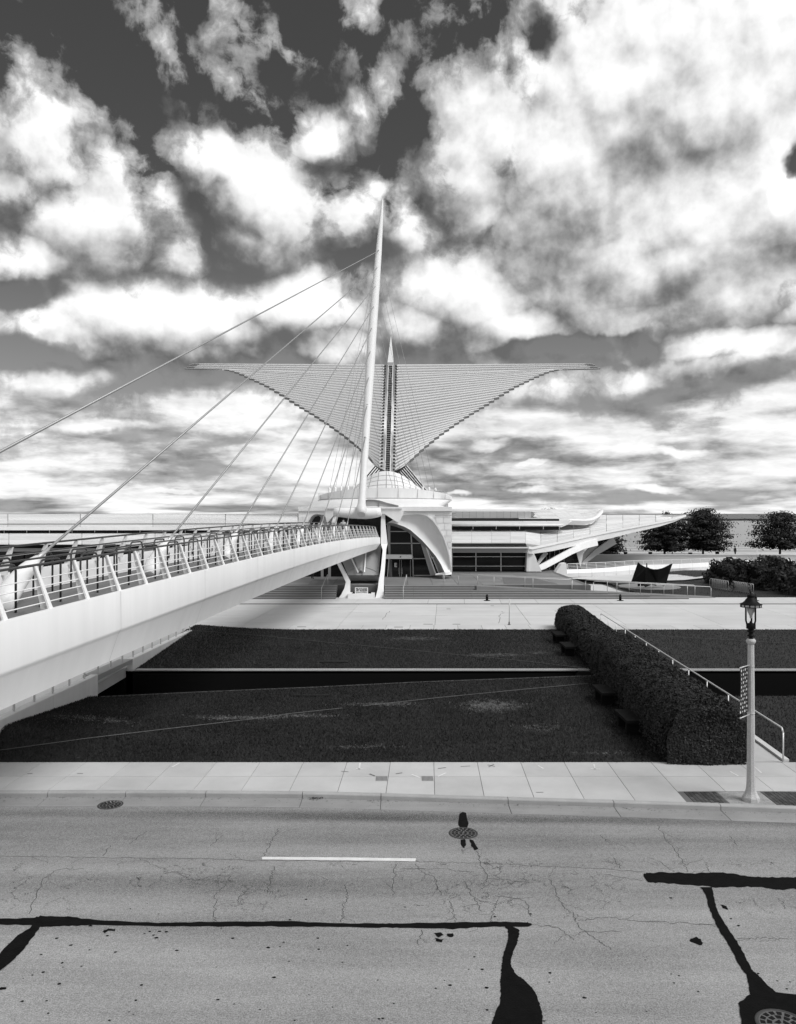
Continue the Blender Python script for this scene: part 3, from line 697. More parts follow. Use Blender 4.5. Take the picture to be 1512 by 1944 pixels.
pave(plaza2, -36, 40, 2.9, 62.62, 67.1, .05, .08, M_conc2)
MB().box(-60, 60, 62.46, 62.6, -.02, .012).build('drain_channel', mat('drain_line', .10, .8), plaza)
for px, py, w in ((573,1190,.55),(757,1190.5,.55),(813,1185,.6),(867,1185,.5),(852,1156,.3),(935,1150,.25),(1058,1160,.35)):
    p = G(px, py, 0); MB().box(p.x-w/2, p.x+w/2, p.y-.09, p.y+.09, -.01, .005).build('drain_slot', M_iron, plaza)
cm = MB()
for i, c in enumerate([[(947,1183),(950,1172),(948,1169),(956,1163),(952,1160)],[(727,1176),(732,1168),(740,1160)],[(660,1162),(690,1163)],[(800,1168),(850,1168)],[(620,1153),(650,1154)],[(1120,1161),(1190,1162)]]):
    r = ribbon(c, .03, .003, '', M_crack, jit=.08, seed=i, sub=4); cm.add(r.v, r.f)
put(cm.build('cracks', M_crack, plaza), kind='stuff')
# ================================================================ BRIDGE
def xr(d): return -1.6-.1125*(71-d)            # right edge of the deck
BWID = 3.5
_zt = np.polyfit([6, 15.7, 23.2, 28.7, 37.9, 45, 55.6, 71.4], [4.72, 4.97, 5.12, 5.20, 5.33, 5.40, 5.29, 4.98], 3)
_zc = np.polyfit([6, 15.7, 23.2, 37.9, 55.6, 72], [3.6, 3.88, 4.07, 4.38, 4.53, 4.36], 3)
_zl = np.polyfit([6, 16.3, 24.2, 39.5, 57.9, 72], [2.75, 3.08, 3.30, 3.60, 3.84, 3.92], 3)
zt = lambda d: float(np.polyval(_zt, d)); zc = lambda d: float(np.polyval(_zc, d)); zl = lambda d: float(np.polyval(_zl, d))
bridge = thing('footbridge', 'long white cable-stayed footbridge with a smooth curved girder reaching the museum entrance', 'footbridge', (-10, 0, 0))
DS = list(np.linspace(1, 71, 57))
def sect(d):
    a = xr(d); o = a-BWID; t = zt(d); c = zc(d); l = zl(d)
    e = .028
    k = .10                                     # rounding of the crease
    R_ = [(a, t), (a+.01, t-.03), (a+.02, c+k), (a+.008, c+k*.45), (a-.025, c), (a-.06, c-k*.6), (a-.30, l+.03)]
    L_ = [(2*(a-BWID/2)-x, z) for x, z in R_]
    top = [(a-.10, t), (a-.105, t-.19)]
    topL = [(2*(a-BWID/2)-x, z) for x, z in top]
    return [(x, d, z) for x, z in (top[::-1]+R_+L_[::-1]+topL)]
rows = [sect(d) for d in DS]
last = [(p[0]*1-(p[0]-(xr(71)-1.75))*.04+.0, p[1]+1.0, p[2]+(4.75-p[2])*.45) for p in rows[-1]]
m = MB(); m.grid(rows+[last], True, True)
m.f.append(tuple(range(len(rows[0])))); m.sm.append(False)
n_ = len(rows[0]); m.f.append(tuple((len(rows))*n_+i for i in range(n_))); m.sm.append(False)
girder = m.build('girder', M_white, bridge)
girder.data.set_sharp_from_angle(angle=R(32))
d = 8.4
while d < 70:                                  # weld seams between girder sections
    a_ = sect(d); b_2 = sect(d+.03); i0 = 2
    MB().grid([[Vector(p)+Vector((.004, 0, -.001)) for p in a_[i0:i0+7]], [Vector(p)+Vector((.004, 0, -.001)) for p in b_2[i0:i0+7]]], False).build('weld_seam', mat('seam_paint', .60, .6), bridge)
    d += 6.2
MB().grid([[(xr(d)-.12, d, zt(d)-.17) for d in DS], [(xr(d)-BWID+.12, d, zt(d)-.17) for d in DS]], False).build('deck_floor', M_floor, bridge)
# kerb gravel strip along the near edge
m = MB(); DK = DS
m.grid([[(xr(d)-.12, d, zt(d)-.165) for d in DK], [(xr(d)-.20, d, zt(d)-.10) for d in DK], [(xr(d)-.42, d, zt(d)-.10) for d in DK], [(xr(d)-.46, d, zt(d)-.165) for d in DK]], False)
m.build('gravel_strip', mat('bridge_gravel', .13, .9, var=.2, vscale=4, fine=.6, fscale=24, bump=.8), bridge)
# far upstand with portholes
def xf(d): return xr(d)-BWID+.30
m = MB(); m.grid([[(xf(d)+.06, d, zt(d)-.16) for d in DS], [(xf(d), d, zt(d)+.44) for d in DS], [(xf(d)-.10, d, zt(d)+.44) for d in DS], [(xf(d)-.18, d, zt(d)-.16) for d in DS]], False)
m.build('parapet_wall', M_white, bridge)
d = 9.4
while d < 68:
    x = xf(d)+.045; z = zt(d)+.14; m = MB()
    ring = [(1.0, .0), (1.0, .012), (.86, .016), (.80, .0)]
    m.grid([[(x+h-.01, d+.17*r*math.cos(6.283*j/20), z+.17*r*math.sin(6.283*j/20)) for j in range(20)] for r, h in ring], False, True)
    pr_ = m.build('porthole', M_white2, bridge)
    MB().grid([[(x+.004-(z*0), d+.105*r*math.cos(6.283*j/20), z+.105*r*math.sin(6.283*j/20)) for j in range(20)] for r in (.98, .02)], False, True).build('opening', M_void, pr_)
    d += 2.5
# leaning balusters with rods and a dark top rail, both sides
POSTS = [17.65+1.66*i for i in range(-6, 33)]
def near(d, h): return Vector((xr(d)-.08-.33*h/.93, d, zt(d)+h))
def farp(d, h): return Vector((xf(d)-.06+.33*h/.75, d, zt(d)+.42+h))
for fn, H, rods in ((near, .93, (.14, .31, .48, .65)), (farp, .72, (.12, .30, .48))):
    sgn = -1 if fn is near else 1
    for d in POSTS:
        m = MB(); a = fn(d, -.02); c = fn(d, H)
        m.hexa([a+Vector((.0, -.02, 0)), a+Vector((.0, .02, 0)), a+Vector((sgn*.22, .02, 0)), a+Vector((sgn*.22, -.02, 0))],
               [c+Vector((-sgn*.0, -.012, 0)), c+Vector((.0, .012, 0)), c+Vector((sgn*.07, .012, 0)), c+Vector((sgn*.07, -.012, 0))])
        # a flange makes the post read as a tee
        m.hexa([a+Vector((-.03, -.085, 0)), a+Vector((.015, -.085, 0)), a+Vector((.015, .085, 0)), a+Vector((-.03, .085, 0))],
               [c+Vector((-.015, -.055, 0)), c+Vector((.01, -.055, 0)), c+Vector((.01, .055, 0)), c+Vector((-.015, .055, 0))])
        m.build('baluster_post', M_white, bridge)
    for h in rods:
        m = MB(); m.tube([fn(d, h)+Vector((sgn*.04, 0, 0)) for d in np.linspace(6, 70.6, 50)], .0135, 6)
        m.build('rail_rod', M_white, bridge)
    m = MB(); m.tube([fn(d, H+.02)+Vector((sgn*.02, 0, 0)) for d in np.linspace(6, 70.6, 60)], .03, 8); m.build('top_rail', M_darkmetal, bridge)
# dark guard hoops beside the cable anchors
for side_ in (-.62, .62):
    d = 9.6
    while d < 68:
        x = lambda q: xr(q)-BWID/2+side_
        z0 = zt(d)-.17; h = 1.12; L = .92; r = .16
        pts = [(d, 0), (d, h-r)]+[(d+r-r*math.cos(t), h-r+r*math.sin(t)) for t in (R(30), R(60), R(90))]
        pts += [(d+L-r+r*math.sin(t), h-r+r*math.cos(t)) for t in (0, R(30), R(60), R(90))]+[(d+L, 0)]
        m = MB(); m.tube([(x(a), a, z0+b_) for a, b_ in pts], .027, 7, up=(1, 0, 0))
        m.build('guard_hoop', M_darkmetal, bridge)
        d += 1.9
    m = MB(); m.tube([(xr(q)-BWID/2+side_, q, zt(q)+1.0) for q in np.linspace(6, 69, 50)], .024, 7); m.build('hoop_rail', M_darkmetal, bridge)
CAB_D = [11.7, 20.1, 28.3, 35.9, 42.6, 48.8, 54.2, 59.3, 64.2]
# ---------------------------------------------------------------- mast
MAST_P = []
def mast_at(py):
    """point of the raked mast whose height shows at image row py"""
    k = (HY-py)/FP
    z = (k*70-.9*7.56*k+EYE)/(1-.9*k); d = 70+.9*(z-7.56)
    px = np.interp(py, [377, 477, 640, 965], [727, 719.5, 706.5, 686.5]); return P3(px, py, d)
base = mast_at(973); topm = mast_at(377)
mast = thing('mast', 'tall white raked tapering steel mast holding the footbridge cables', 'mast', base)
prof = [(977, .34), (972, .42), (968, .50), (965.5, .47), (961, .40), (955, .345), (940, .32), (900, .32), (830, .365), (768, .41), (700, .47), (640, .485), (600, .47), (540, .44), (477, .37), (420, .26), (390, .15), (379, .09), (377, .03)]
MB().tube([mast_at(y) for y, r in prof], [r for y, r in prof], 24).build('shaft', M_mast, mast)
YA = [477, 509, 543, 581, 621, 665, 714, 768, 830]
tips = []
for i, (d, ya) in enumerate(zip(CAB_D, YA)):
    a = mast_at(ya); ax = a+Vector((0, -.28, -.02))
    m = MB(); m.tube([a+Vector((0, -.15, .0)), a+Vector((-.03, -.62, -.16))], [.17, .12], 10); m.build('cable_socket', M_steel, mast)
    x = xr(d)-BWID/2; zb = zt(d)-.17
    tip = Vector((x, d, zt(d)+.92)); tips.append(tip)
    top = a+Vector((-.03, -.55, -.14))
    dr = (top-tip).normalized()
    # curved white anchor fin rising from the deck
    m = MB(); P_ = [Vector((x-.16, d-1.75, zb-.05)), Vector((x-.12, d-1.45, zb+.22)), Vector((x-.07, d-1.05, zb+.52)), Vector((x-.03, d-.6, zb+.80)), Vector((x, d-.25, zb+.98)), tip]
    m.tube(P_, [.30, .29, .25, .21, .15, .085], 14, up=(1, 0, 0), flat=1.0); m.build('cable_anchor', M_white, bridge)
    c = thing('stay_cable', ['outermost stay cable, leaving the picture at the left edge, highest on the mast', 'second stay cable from the left, anchored by the nearest white deck fin', 'third stay cable from the left, counted along the footbridge', 'fourth stay cable from the left, counted along the footbridge', 'fifth stay cable, the middle one of nine on the footbridge', 'sixth stay cable from the left, crossing the museum roof edge', 'seventh stay cable from the left, near the left museum bracket', 'eighth stay cable from the left, before the dark upper entrance', 'innermost and lowest stay cable on the mast'][i], 'stay cable', tip, 'stay cables of the footbridge')
    MB().tube([tip-dr*.1, tip.lerp(top, .5), top], .038, 8).build('cable', M_cable, c)
    MB().tube([tip-dr*.05, tip+dr*.55], [.062, .05], 8).build('collar', M_steel, c)

# backstays to the roof
LX = [626, 637, 648, 661, 672, 684, 694]; RX = [827, 815, 803, 791, 780, 768, 757, 746]
for j, px in enumerate(LX+RX):
    i = min(j if j < len(LX) else j-len(LX), 8)
    left = j < len(LX)
    yb = (929, 927.5, 926.5, 925.5, 925, 924.5, 924, 924)[i] if left else (929.5, 928, 927, 926, 925.5, 925, 924.5, 924)[i]
    q = P3(px, yb, 86.5); a = mast_at(YA[i])
    c = thing('backstay', 'thin backstay behind the mast, %s' % ((['leftmost of the left fan', 'second from the left in the left fan', 'third from the left in the left fan', 'middle of the left fan', 'fifth from the left in the left fan', 'just outside the mast foot on the left', 'hidden close behind the mast foot'] if left else ['rightmost of the right fan', 'second from the right edge of the fan', 'third from the right edge of the fan', 'fourth from the right edge of the fan', 'fifth from the right edge of the fan', 'sixth from the right edge of the fan', 'third to the right of the mast foot', 'nearest the mast foot on the right'])[i]), 'backstay', q, 'thin backstays behind the mast')
    MB().tube([q, a], .017, 5).build('cable', M_cable, c)
    MB().lathe(q, [(.16, -.5), (.13, -.25), (.10, -.2), (.14, .0), (.10, .12), (.05, .2)], 10).build('anchor', M_white2, c)

# ================================================================ MUSEUM
mus = thing('museum_pavilion', 'white sculptural museum entrance hall with curved arches and a round paneled crown', 'museum', (-2.5, 72, 0))
def pp(pts, d, t, name, m, parent=mus):          # flat polygon facing the view, t metres thick
    return MB().prism([P3(x, y, d) for x, y in pts], (0, t, 0)).build(name, m, parent)
# beam under the mast
bm_ = []
for px, r in ((634, .38), (645, .42), (662, .47), (680, .50), (695, .51), (705, .49), (715, .44), (724, .38)):
    bm_.append((P3(px, 963.5, 70.4)+Vector((0, 0, -r*1.0)), r))
MB().tube([p for p, r in bm_], [r for p, r in bm_], 20, up=(0, 1, 0)).build('mast_beam', M_white, mus)
# legs carrying the bridge end
def loft(secs, th, name, m, parent=mus, smooth=False):
    mm = MB(); rows = []
    for xl, xr_, y, d in secs:
        a = P3(xl, y, d); c = P3(xr_, y, d); t = Vector((0, th, 0)); rows.append([a, c, c+t, a+t])
    mm.grid(rows, smooth, True); n = len(rows)
    mm.f.append((0, 1, 2, 3)); mm.sm.append(False); mm.f.append(tuple((n-1)*4+i for i in range(4))); mm.sm.append(False)
    return mm.build(name, m, parent)
loft([(724,731,976,71.6),(723.5,732.5,1000,71.4),(723.5,736,1033,71.1),(727,733.5,1044,70.6),(723.5,731,1080,68.9),(719.5,729,1104,67.7),(717.5,729,1118,67.2),(714.5,730,1130,66.9),(713,731,1135,66.8),(713,731,1138,66.75)], .9, 'leg', M_white2)
loft([(634,640,976,71.6),(627,633,1005,71.2),(628,636,1035,71),(639.5,646,1069,69.4),(650,657,1090,68.3),(657,664.5,1105,67.7),(654,664.5,1117,67.3),(648,664.5,1129,66.9),(644,664,1134,66.8),(644,664,1138,66.75)], .9, 'leg', M_white2)
# basket between the legs, under the bridge
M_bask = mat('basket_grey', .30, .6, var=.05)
def quadp(pts, name, m, parent=mus, th=.12):
    ps = [P3(*p) for p in pts]; return MB().prism(ps, (0, th, 0)).build(name, m, parent)
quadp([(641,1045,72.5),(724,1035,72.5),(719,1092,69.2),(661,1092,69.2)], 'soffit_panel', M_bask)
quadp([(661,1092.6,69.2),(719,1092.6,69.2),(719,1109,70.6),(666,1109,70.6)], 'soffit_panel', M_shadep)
quadp([(664,1103,70),(718,1103,70),(718,1112,69.8),(664,1112,69.8)], 'recess', M_void, th=.3)
quadp([(664,1110.4,68.9),(718,1110.4,68.9),(718,1112.6,68.9),(664,1112.6,68.9)], 'ledge', M_white2, th=.9)
quadp([(664.5,1112.8,69.1),(717,1112.8,69.1),(713,1130,69.1),(666,1130,69.1)], 'ledge_wall', M_wallc, th=.3)
quadp([(672.5,1055,71.3),(693,1048,71.3),(690,1085,69.3),(680,1085,69.3)], 'hatch', M_grayp, th=.2)
quadp([(676.5,1066,70.6),(680,1065,70.6),(680,1072,70.3),(677.5,1072,70.3)], 'hatch_vent', M_void, th=.1)
quadp([(683,1077,69.55),(688.5,1077,69.55),(688.5,1083,69.2),(683,1083,69.2)], 'hatch_vent', M_shadep, th=.1)
for a, c in (((667,1058),(680,1087)), ((695,1050),(692,1087))):
    MB().tube([P3(a[0], a[1], 71.0), P3(c[0], c[1], 69.0)], .07, 5, False).build('hatch_rail', M_white2, mus)
arc = [(653+i*6.6, 1087-11*math.sin(math.pi*i/10), 69.25-.0*i) for i in range(11)]
MB().tube([P3(x, y, 69.15+ (1092-y)*.055) for x, y, _ in arc], .02, 4, False).build('soffit_rib', M_shadep, mus)
# planter with the museum sign
planter = thing('planter', 'white concrete planter box between the legs below the museum sign', 'planter', P3(687, 1139, 66.2))
m = MB(); a = P3(661, 1137.5, 66.5); c = P3(711.5, 1137.5, 66.5)
ztp = P3(0, 1127.5, 66.5).z
m.hexa([(a.x, 66.3, -.02), (c.x, 66.3, -.02), (c.x, 67.9, -.02), (a.x, 67.9, -.02)], [(a.x, 66.3, ztp), (c.x, 66.3, ztp), (c.x, 67.9, ztp), (a.x, 67.9, ztp)]); m.build('box', M_white2, planter)
MB().box(a.x+.35, c.x-.3, 66.8, 67.7, ztp, ztp+.05).build('soil', M_soil, planter)
sg = thing('museum_sign', 'small white sign board with black museum lettering standing on the planter', 'sign', P3(687, 1128, 66.6))
s0, s1 = P3(674.3, 1127, 66.7), P3(699, 1115.2, 66.7)
MB().box(s0.x, s1.x, 66.7, 66.78, s0.z-.05, s1.z).build('board', M_white, sg)
def text(s, x, y, z, size, name, parent, m=M_letter, align='CENTER', off=.0):
    cu = bpy.data.curves.new(name, 'FONT'); cu.body = s; cu.size = size; cu.align_x = align; cu.align_y = 'CENTER'; cu.extrude = .004; cu.offset = off
    t_ = bpy.data.objects.new('tmp', cu); COL.objects.link(t_)
    bpy.context.view_layer.update()
    me = bpy.data.meshes.new_from_object(t_.evaluated_get(bpy.context.evaluated_depsgraph_get()))
    bpy.data.objects.remove(t_); me.materials.clear(); me.materials.append(m)
    o = bpy.data.objects.new(name, me); COL.objects.link(o); o.parent = parent
    me.transform(Matrix.Rotation(R(90), 4, 'X'))
    o.location = Vector((x, y, z))-WLOC[parent.name]
    return o
cx_ = (s0.x+s1.x)/2; hh = (s1.z-s0.z)
for t_, f, sz, of in (('MILWAUKEE', .76, .20, .006), ('ART MUSEUM', .46, .20, .006), ('QUADRACCI PAVILION', .16, .105, .003)):
    o = text(t_, cx_, 66.695, s0.z+hh*f, sz, 'lettering', sg, off=of)
    wdt = o.dimensions.x
    o.scale.x = min(1.3, .86*(s1.x-s0.x)/max(wdt, .01)) if wdt > .01 else 1

# ---- roofs over the entrance: stacked from the facade back to the crown
# facade band right and left
def band(pts, d, t, name='facade_band', m=M_white): return pp(pts, d, t, name, m)
# right arch
O = [(763,978.5),(775,977),(790,976.2),(802,976.6),(811,980),(822,989),(830,1000),(836,1010),(843,1023),(847,1035),(851.5,1050),(854.5,1065),(856.5,1078),(857.5,1090)]
I = [(737,992),(747,993.5),(757,996),(768,1000),(780,1006.5),(792,1017),(802,1026),(812,1037),(821,1047.5),(828,1056),(833,1064),(838,1072),(841.5,1080),(845,1087)]
DR = 75.0
def arch(mir):
    fx = (lambda x: 640-(x-723)*.54) if mir else (lambda x: x)
    nm = len(O); f = MB(); rows = [[] for _ in range(7)]
    for i in range(nm):
        o = P3(fx(O[i][0]), O[i][1], DR); q = P3(fx(I[i][0]), I[i][1], DR-.25)
        bulge = 1.5*math.sin(math.pi*min(1, (i+1)/nm))*(.55+.45*(1-i/nm))
        for k, (t, dep) in enumerate(((0, 0), (.03, .45), (.07, .72), (.13, .86), (.3, .88), (.6, .74), (1, .52))):
            p = o.lerp(q, t); p.y += dep*bulge*(2.6 if mir else 1); rows[k].append(p)
    f.grid(rows, True); f.build('arch_vault', M_white, mus)
    # underside of the rib
    r2 = []
    for i in range(nm):
        q = P3(fx(I[i][0]), I[i][1], DR-.25); dx_ = -.45 if not mir else .45
        r2.append(q+Vector((dx_*.55, 1.5, -.22)))
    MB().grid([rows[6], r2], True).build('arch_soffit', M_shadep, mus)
    wall = [(fx(x), y) for x, y in [(723,963.2),(858,963.2),(858,1090)]+O[::-1]+[(744,978.5),(723,978.5)]]
    pp(wall, DR, .25, 'facade_wall', M_white2)
    pp([(fx(x), y) for x, y in [(763,962),(858.5,962),(858.5,970),(763,970)]], DR-.14, .14, 'facade_band', M_white)
    # raised edge following the arch
    e = MB(); A_ = []; B_ = []
    for i in range(4, nm-1):
        x, y = O[i]; A_.append(P3(fx(x+.3), y-.3, DR-.10)); B_.append(P3(fx(x+2.3), y-2.0, DR-.10))
    e.grid([[p+Vector((0, .10, 0)) for p in A_], A_, B_, [p+Vector((0, .10, 0)) for p in B_]], False); e.build('arch_trim', M_white, mus)
    # wall tiles beside the arch
    tw = [(827,858,980,993),(831,858,993.6,1006),(838,858,1006.6,1017),(845,858,1017.6,1029),(850,858,1029.6,1040)]
    for a_, c_, y0, y1 in tw:
        xs = [a_, (a_+c_)/2, c_] if c_-a_ > 14 else [a_, c_]
        for k in range(len(xs)-1):
            sl_ = 2.5 if k == 0 else 0
            pp([(fx(xs[k]+.3+sl_*0), y0+.35), (fx(xs[k+1]-.3), y0+.35), (fx(xs[k+1]-.3), y1-.35), (fx(xs[k]+.3+sl_), y1-.35)], DR-.07, .07, 'wall_tile', M_white2)
    # bracket over the leg
    br = [(723,963.5),(763,963.5),(767,973),(759.5,990),(757,992),(753,990.5),(730,975.5),(723,977)]
    ps = [(fx(x), y) for x, y in br]
    MB().hexa([P3(x, y, 71.3) for x, y in ps], [P3(*( (fx(744)+(x-fx(744))*.96, y+(978-y)*.0+1.0) ), 71.3)+Vector((0, 3.8, 0)) for x, y in ps]).build('bracket', M_white, mus)
    pp([(fx(x), y) for x, y in [(722.5,962.3),(764,962.3),(764,965.5),(722.5,965.5)]], 71.15, 3.9, 'bracket_cap', M_white)
arch(False); arch(True)
pp([(760,963),(858,963),(858,966),(760,966)], DR+.25, 1.2, 'parapet', M_white2)
# foot of the right arch
MB().hexa([P3(826,1092,74.6), P3(846,1092,74.2), P3(858,1090.6,74.9), P3(858,1090.6,76.2), P3(828,1092,76.4)], [P3(829,1088.5,74.7), P3(846,1086.5,74.2), P3(858,1086,75), P3(858,1086,76.2), P3(829,1088.5,76.4)]).build('arch_foot', M_white, mus)
# entrance glazing
GD = 77.2
pp([(725,984),(742,984),(760,992),(790,1010),(822,1045),(840,1086),(845,1098),(570,1098),(570,978),(725,978)], GD, .05, 'lobby_glazing', M_glass)
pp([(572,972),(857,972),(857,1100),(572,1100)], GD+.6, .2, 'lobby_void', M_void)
def bar(a, c, w, d=GD-.08, m=M_grayp, name='mullion', dep=.1):
    a3, c3 = P3(a[0], a[1], d), P3(c[0], c[1], d); t = (c3-a3).normalized(); nn = Vector((-t.z, 0, t.x))*w*.5
    return MB().prism([a3-nn, a3+nn, c3+nn, c3-nn], (0, dep, 0)).build(name, m, mus)
bar((736.5,992),(739.5,1055),.12); bar((740,992),(741,1098),.10)
bar((780.5,1007),(783,1056),.12); bar((784,1056),(785,1098),.10)
bar((738,1009),(778,1009),.08); bar((740,1031.5),(798,1031.5),.09); bar((784,1060.5),(808,1060.5),.09)
bar((736,1097),(738.8,1060),.08, m=M_white2); bar((731,1097),(740,1097),.07, m=M_white2); bar((785,1092.5),(818,1092.5),.10)
MB().prism([P3(x, y, 75.9) for x, y in ((732,1053.5),(783,1053.5),(783,1061),(732,1061))], (0, 1.3, 0)).build('entrance_canopy', M_grayp, mus)
MB().lathe((0, 0, 0), [(.06, 0), (.06, .02)], 12)
q = P3(760.8, 1057, 75.9); MB().grid([[(q.x+.07*r*math.cos(6.283*j/12), 75.89, q.z+.07*r*math.sin(6.283*j/12)) for j in range(12)] for r in (1, .05)], False, True).build('canopy_lamp', M_black, mus)
# doors
for k, (a_, c_) in enumerate(((743.5,759.5),(762,780))):
    dr_ = pp([(a_,1063),(c_,1063),(c_,1097),(a_,1097)], GD-.35, .05, 'door', M_glass)
    for x in (a_, c_-.8): pp([(x,1062.5),(x+.8,1062.5),(x+.8,1097.5),(x,1097.5)], GD-.40, .07, 'door_frame', M_shadep)
    pp([(a_+.8,1095.8),(c_-.8,1095.8),(c_-.8,1097.5),(a_+.8,1097.5)], GD-.40, .07, 'door_frame', M_grayp)
    x = c_-2.2 if k == 0 else a_+1.6
    pp([(x,1078),(x+.5,1078),(x+.5,1090),(x,1090)], GD-.44, .04, 'door_handle', M_steel)
for x0, x1, y0, y1 in ((766,774,1063,1078),(767,775,1079,1091)):
    for j in range(4):
        yy = y0+(y1-y0)*j/4; pp([(x0+j*.2,yy+.5),(x1+j*.3,yy+.5),(x1+j*.3,yy+2.6),(x0+j*.2,yy+2.6)], GD-.32+.1, .01, 'stair_tread', mat('inner_stair', .16, .7))
q = P3(751.5, 1073, GD-.37); text('E', q.x, q.y, q.z, .55, 'lettering', mus, m=M_white, off=.01)
# slanted fin and slit window right of the glazing
MB().prism([P3(x, y, 76.3) for x, y in ((799,1031),(809,1036),(828,1092),(818,1093))], (0, .7, 0)).build('slanted_fin', M_grayp, mus)
MB().prism([P3(x, y, 75.9) for x, y in ((810,1040),(814,1046),(834,1089),(829,1092))], (0, .1, 0)).build('slit_window', M_glass, mus)
bar((809.5,1039),(828.5,1092),.12, 75.8, M_white, 'slit_frame'); bar((812,1042),(820,1058),.05, 75.8, M_white, 'slit_frame'); bar((819.5,1059),(824,1059),.10, 75.78, M_white, 'slit_frame'); bar((822,1060),(833.5,1088),.06, 75.8, M_white, 'slit_frame'); bar((828,1091.5),(834,1089.5),.12, 75.78, M_white, 'slit_frame')
MB().prism([P3(x, y, 76.1) for x, y in ((806,1034),(822,1050),(838,1076),(845,1088),(836,1090),(822,1060))], (0, .6, 0)).build('arch_cheek', M_grayp, mus)
# left side glimpsed under the bridge
for x in (612, 626): bar((x,1062),(x,1098),.25, 76.6, M_shadep)
bar((628,1097),(656,1097),.08, 76.6, M_grayp)
# roof between facade and ring: low crown
def ell(cx, d0, rx, ry, n, a0=0, a1=math.pi, zf=None):
    """front half of an ellipse in plan, centre at depth d0, running left to right"""
    out_ = []
    for i in range(n+1):
        t = a1+(a0-a1)*i/n
        out_.append((cx+rx*math.cos(t), d0-ry*math.sin(t), t))
    return out_
CXR = -1.36
lo = ell(-2.35, 86, 7.5, 10.6, 32); mid = ell(CXR, 86, 7.15, 4.6, 32)
def zlow(t): return 7.72+.1*math.sin(t)
m = MB()
rows = [[(x, y, 7.70) for x, y, t in lo], [(x*.97-.03, y+.55, 7.95) for x, y, t in lo], [(x*.55+a[0]*.45, y*.5+a[1]*.5, 8.22) for (x, y, t), a in zip(lo, mid)], [(x, y, 8.50+.13*math.sin(t)) for x, y, t in mid]]
m.grid(rows, True).build('lower_roof', M_white, mus)
ring = [[(x, y, 8.50+.13*math.sin(t)) for x, y, t in mid], [(x, y-.04, 8.53+.13*math.sin(t)) for x, y, t in mid], [(x, y-.12, 8.85+.86*math.sin(t)**1.25) for x, y, t in mid], [(x, y+.14, 8.85+.86*math.sin(t)**1.25) for x, y, t in mid], [(x, y+.14, 8.4) for x, y, t in mid]]
MB().grid(ring, True).build('ring_parapet', M_white, mus).data.set_sharp_from_angle(angle=R(40))
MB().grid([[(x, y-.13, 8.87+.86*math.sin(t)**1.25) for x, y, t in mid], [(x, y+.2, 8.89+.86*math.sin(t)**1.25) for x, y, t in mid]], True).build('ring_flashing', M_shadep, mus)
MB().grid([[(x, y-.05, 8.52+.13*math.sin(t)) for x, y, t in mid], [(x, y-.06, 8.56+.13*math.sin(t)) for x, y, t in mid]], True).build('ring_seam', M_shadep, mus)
MB().add([(x, y+.1, 8.55) for x, y, t in mid], [tuple(range(len(mid)))]).build('ring_roof', M_white2, mus)
pp([(815,932.3),(850,932.3),(851.5,962),(815,962)], 86.4, 1.2, 'rear_wall', M_white2); pp([(604,935.8),(628,935),(640,962),(604,962)], 86.4, 1.2, 'rear_wall', M_white2)
pp([(814,931.6),(850.6,931.6),(850.6,932.8),(814,932.8)], 86.3, 1.4, 'rear_coping', M_shadep)
for y in (970.9, 978.3): bar((768 if y < 975 else 826, y), (858, y), .07, DR-.16, M_shadep, 'facade_joint', .04)
for i in range(3, 30, 3):                      # cladding joints round the ring
    x, y, t = mid[i]; MB().prism([(x-.015, y-.135, 8.6+.13*math.sin(t)), (x+.015, y-.135, 8.6+.13*math.sin(t)), (x+.015, y-.13, 8.83+.86*math.sin(t)**1.25), (x-.015, y-.13, 8.83+.86*math.sin(t)**1.25)], (0, .06, 0)).build('ring_joint', M_grayp, mus)
# glazed grey lunette right of the mast
lun = [(690,950.5),(700,948.5),(712,949),(722,951),(735,955),(757,960.2),(757,963.3),(690,963.3)]
pp(lun, 75.6, .3, 'lunette', M_grayp)
for a, c in zip(lun[:5], lun[1:6]): bar(a, c, .07, 75.5, M_shadep, 'lunette_trim', .3)
for x in (695, 720): bar((x,950),(x,963),.05, 75.5, M_shadep, 'lunette_mullion', .08)
# panelled drum
DC = (-1.35, 97.0)
def drum(t, v):      # t 0..pi, v 0..1
    zb = 9.3; ztp_ = 9.55+2.5*max(0, math.sin(t))**3.0
    z = zb+(ztp_-zb)*v; r = 6.3-1.5*v
    return Vector((DC[0]+r*1.02*math.cos(t), DC[1]-r*1.0*math.sin(t), z))
m = MB(); m.grid([[drum(math.pi-math.pi*i/40, v)+Vector((0, .04, 0)) for i in range(41)] for v in (0, .25, .5, .75, .995)], True); dcore = m.build('drum_core', M_grayp, mus)
NC = 18; NR = 5
for j in range(NR):
    for i in range(NC):
        t0 = math.pi*(i+.035)/NC; t1 = math.pi*(i+.965)/NC; v0 = (j+.05)/NR; v1 = (j+.95)/NR
        m = MB(); rows = []
        for v in (v0, v1): rows.append([drum(t0+(t1-t0)*k/2, v)+Vector((math.cos(t0)*.0, -.04, 0)) for k in range(3)])
        m.grid(rows, True)
        m.build('drum_panel', M_white2, mus)
MB().add([drum(math.pi*i/20, 1) for i in range(21)], [tuple(range(21))]).build('drum_top', M_white2, mus)
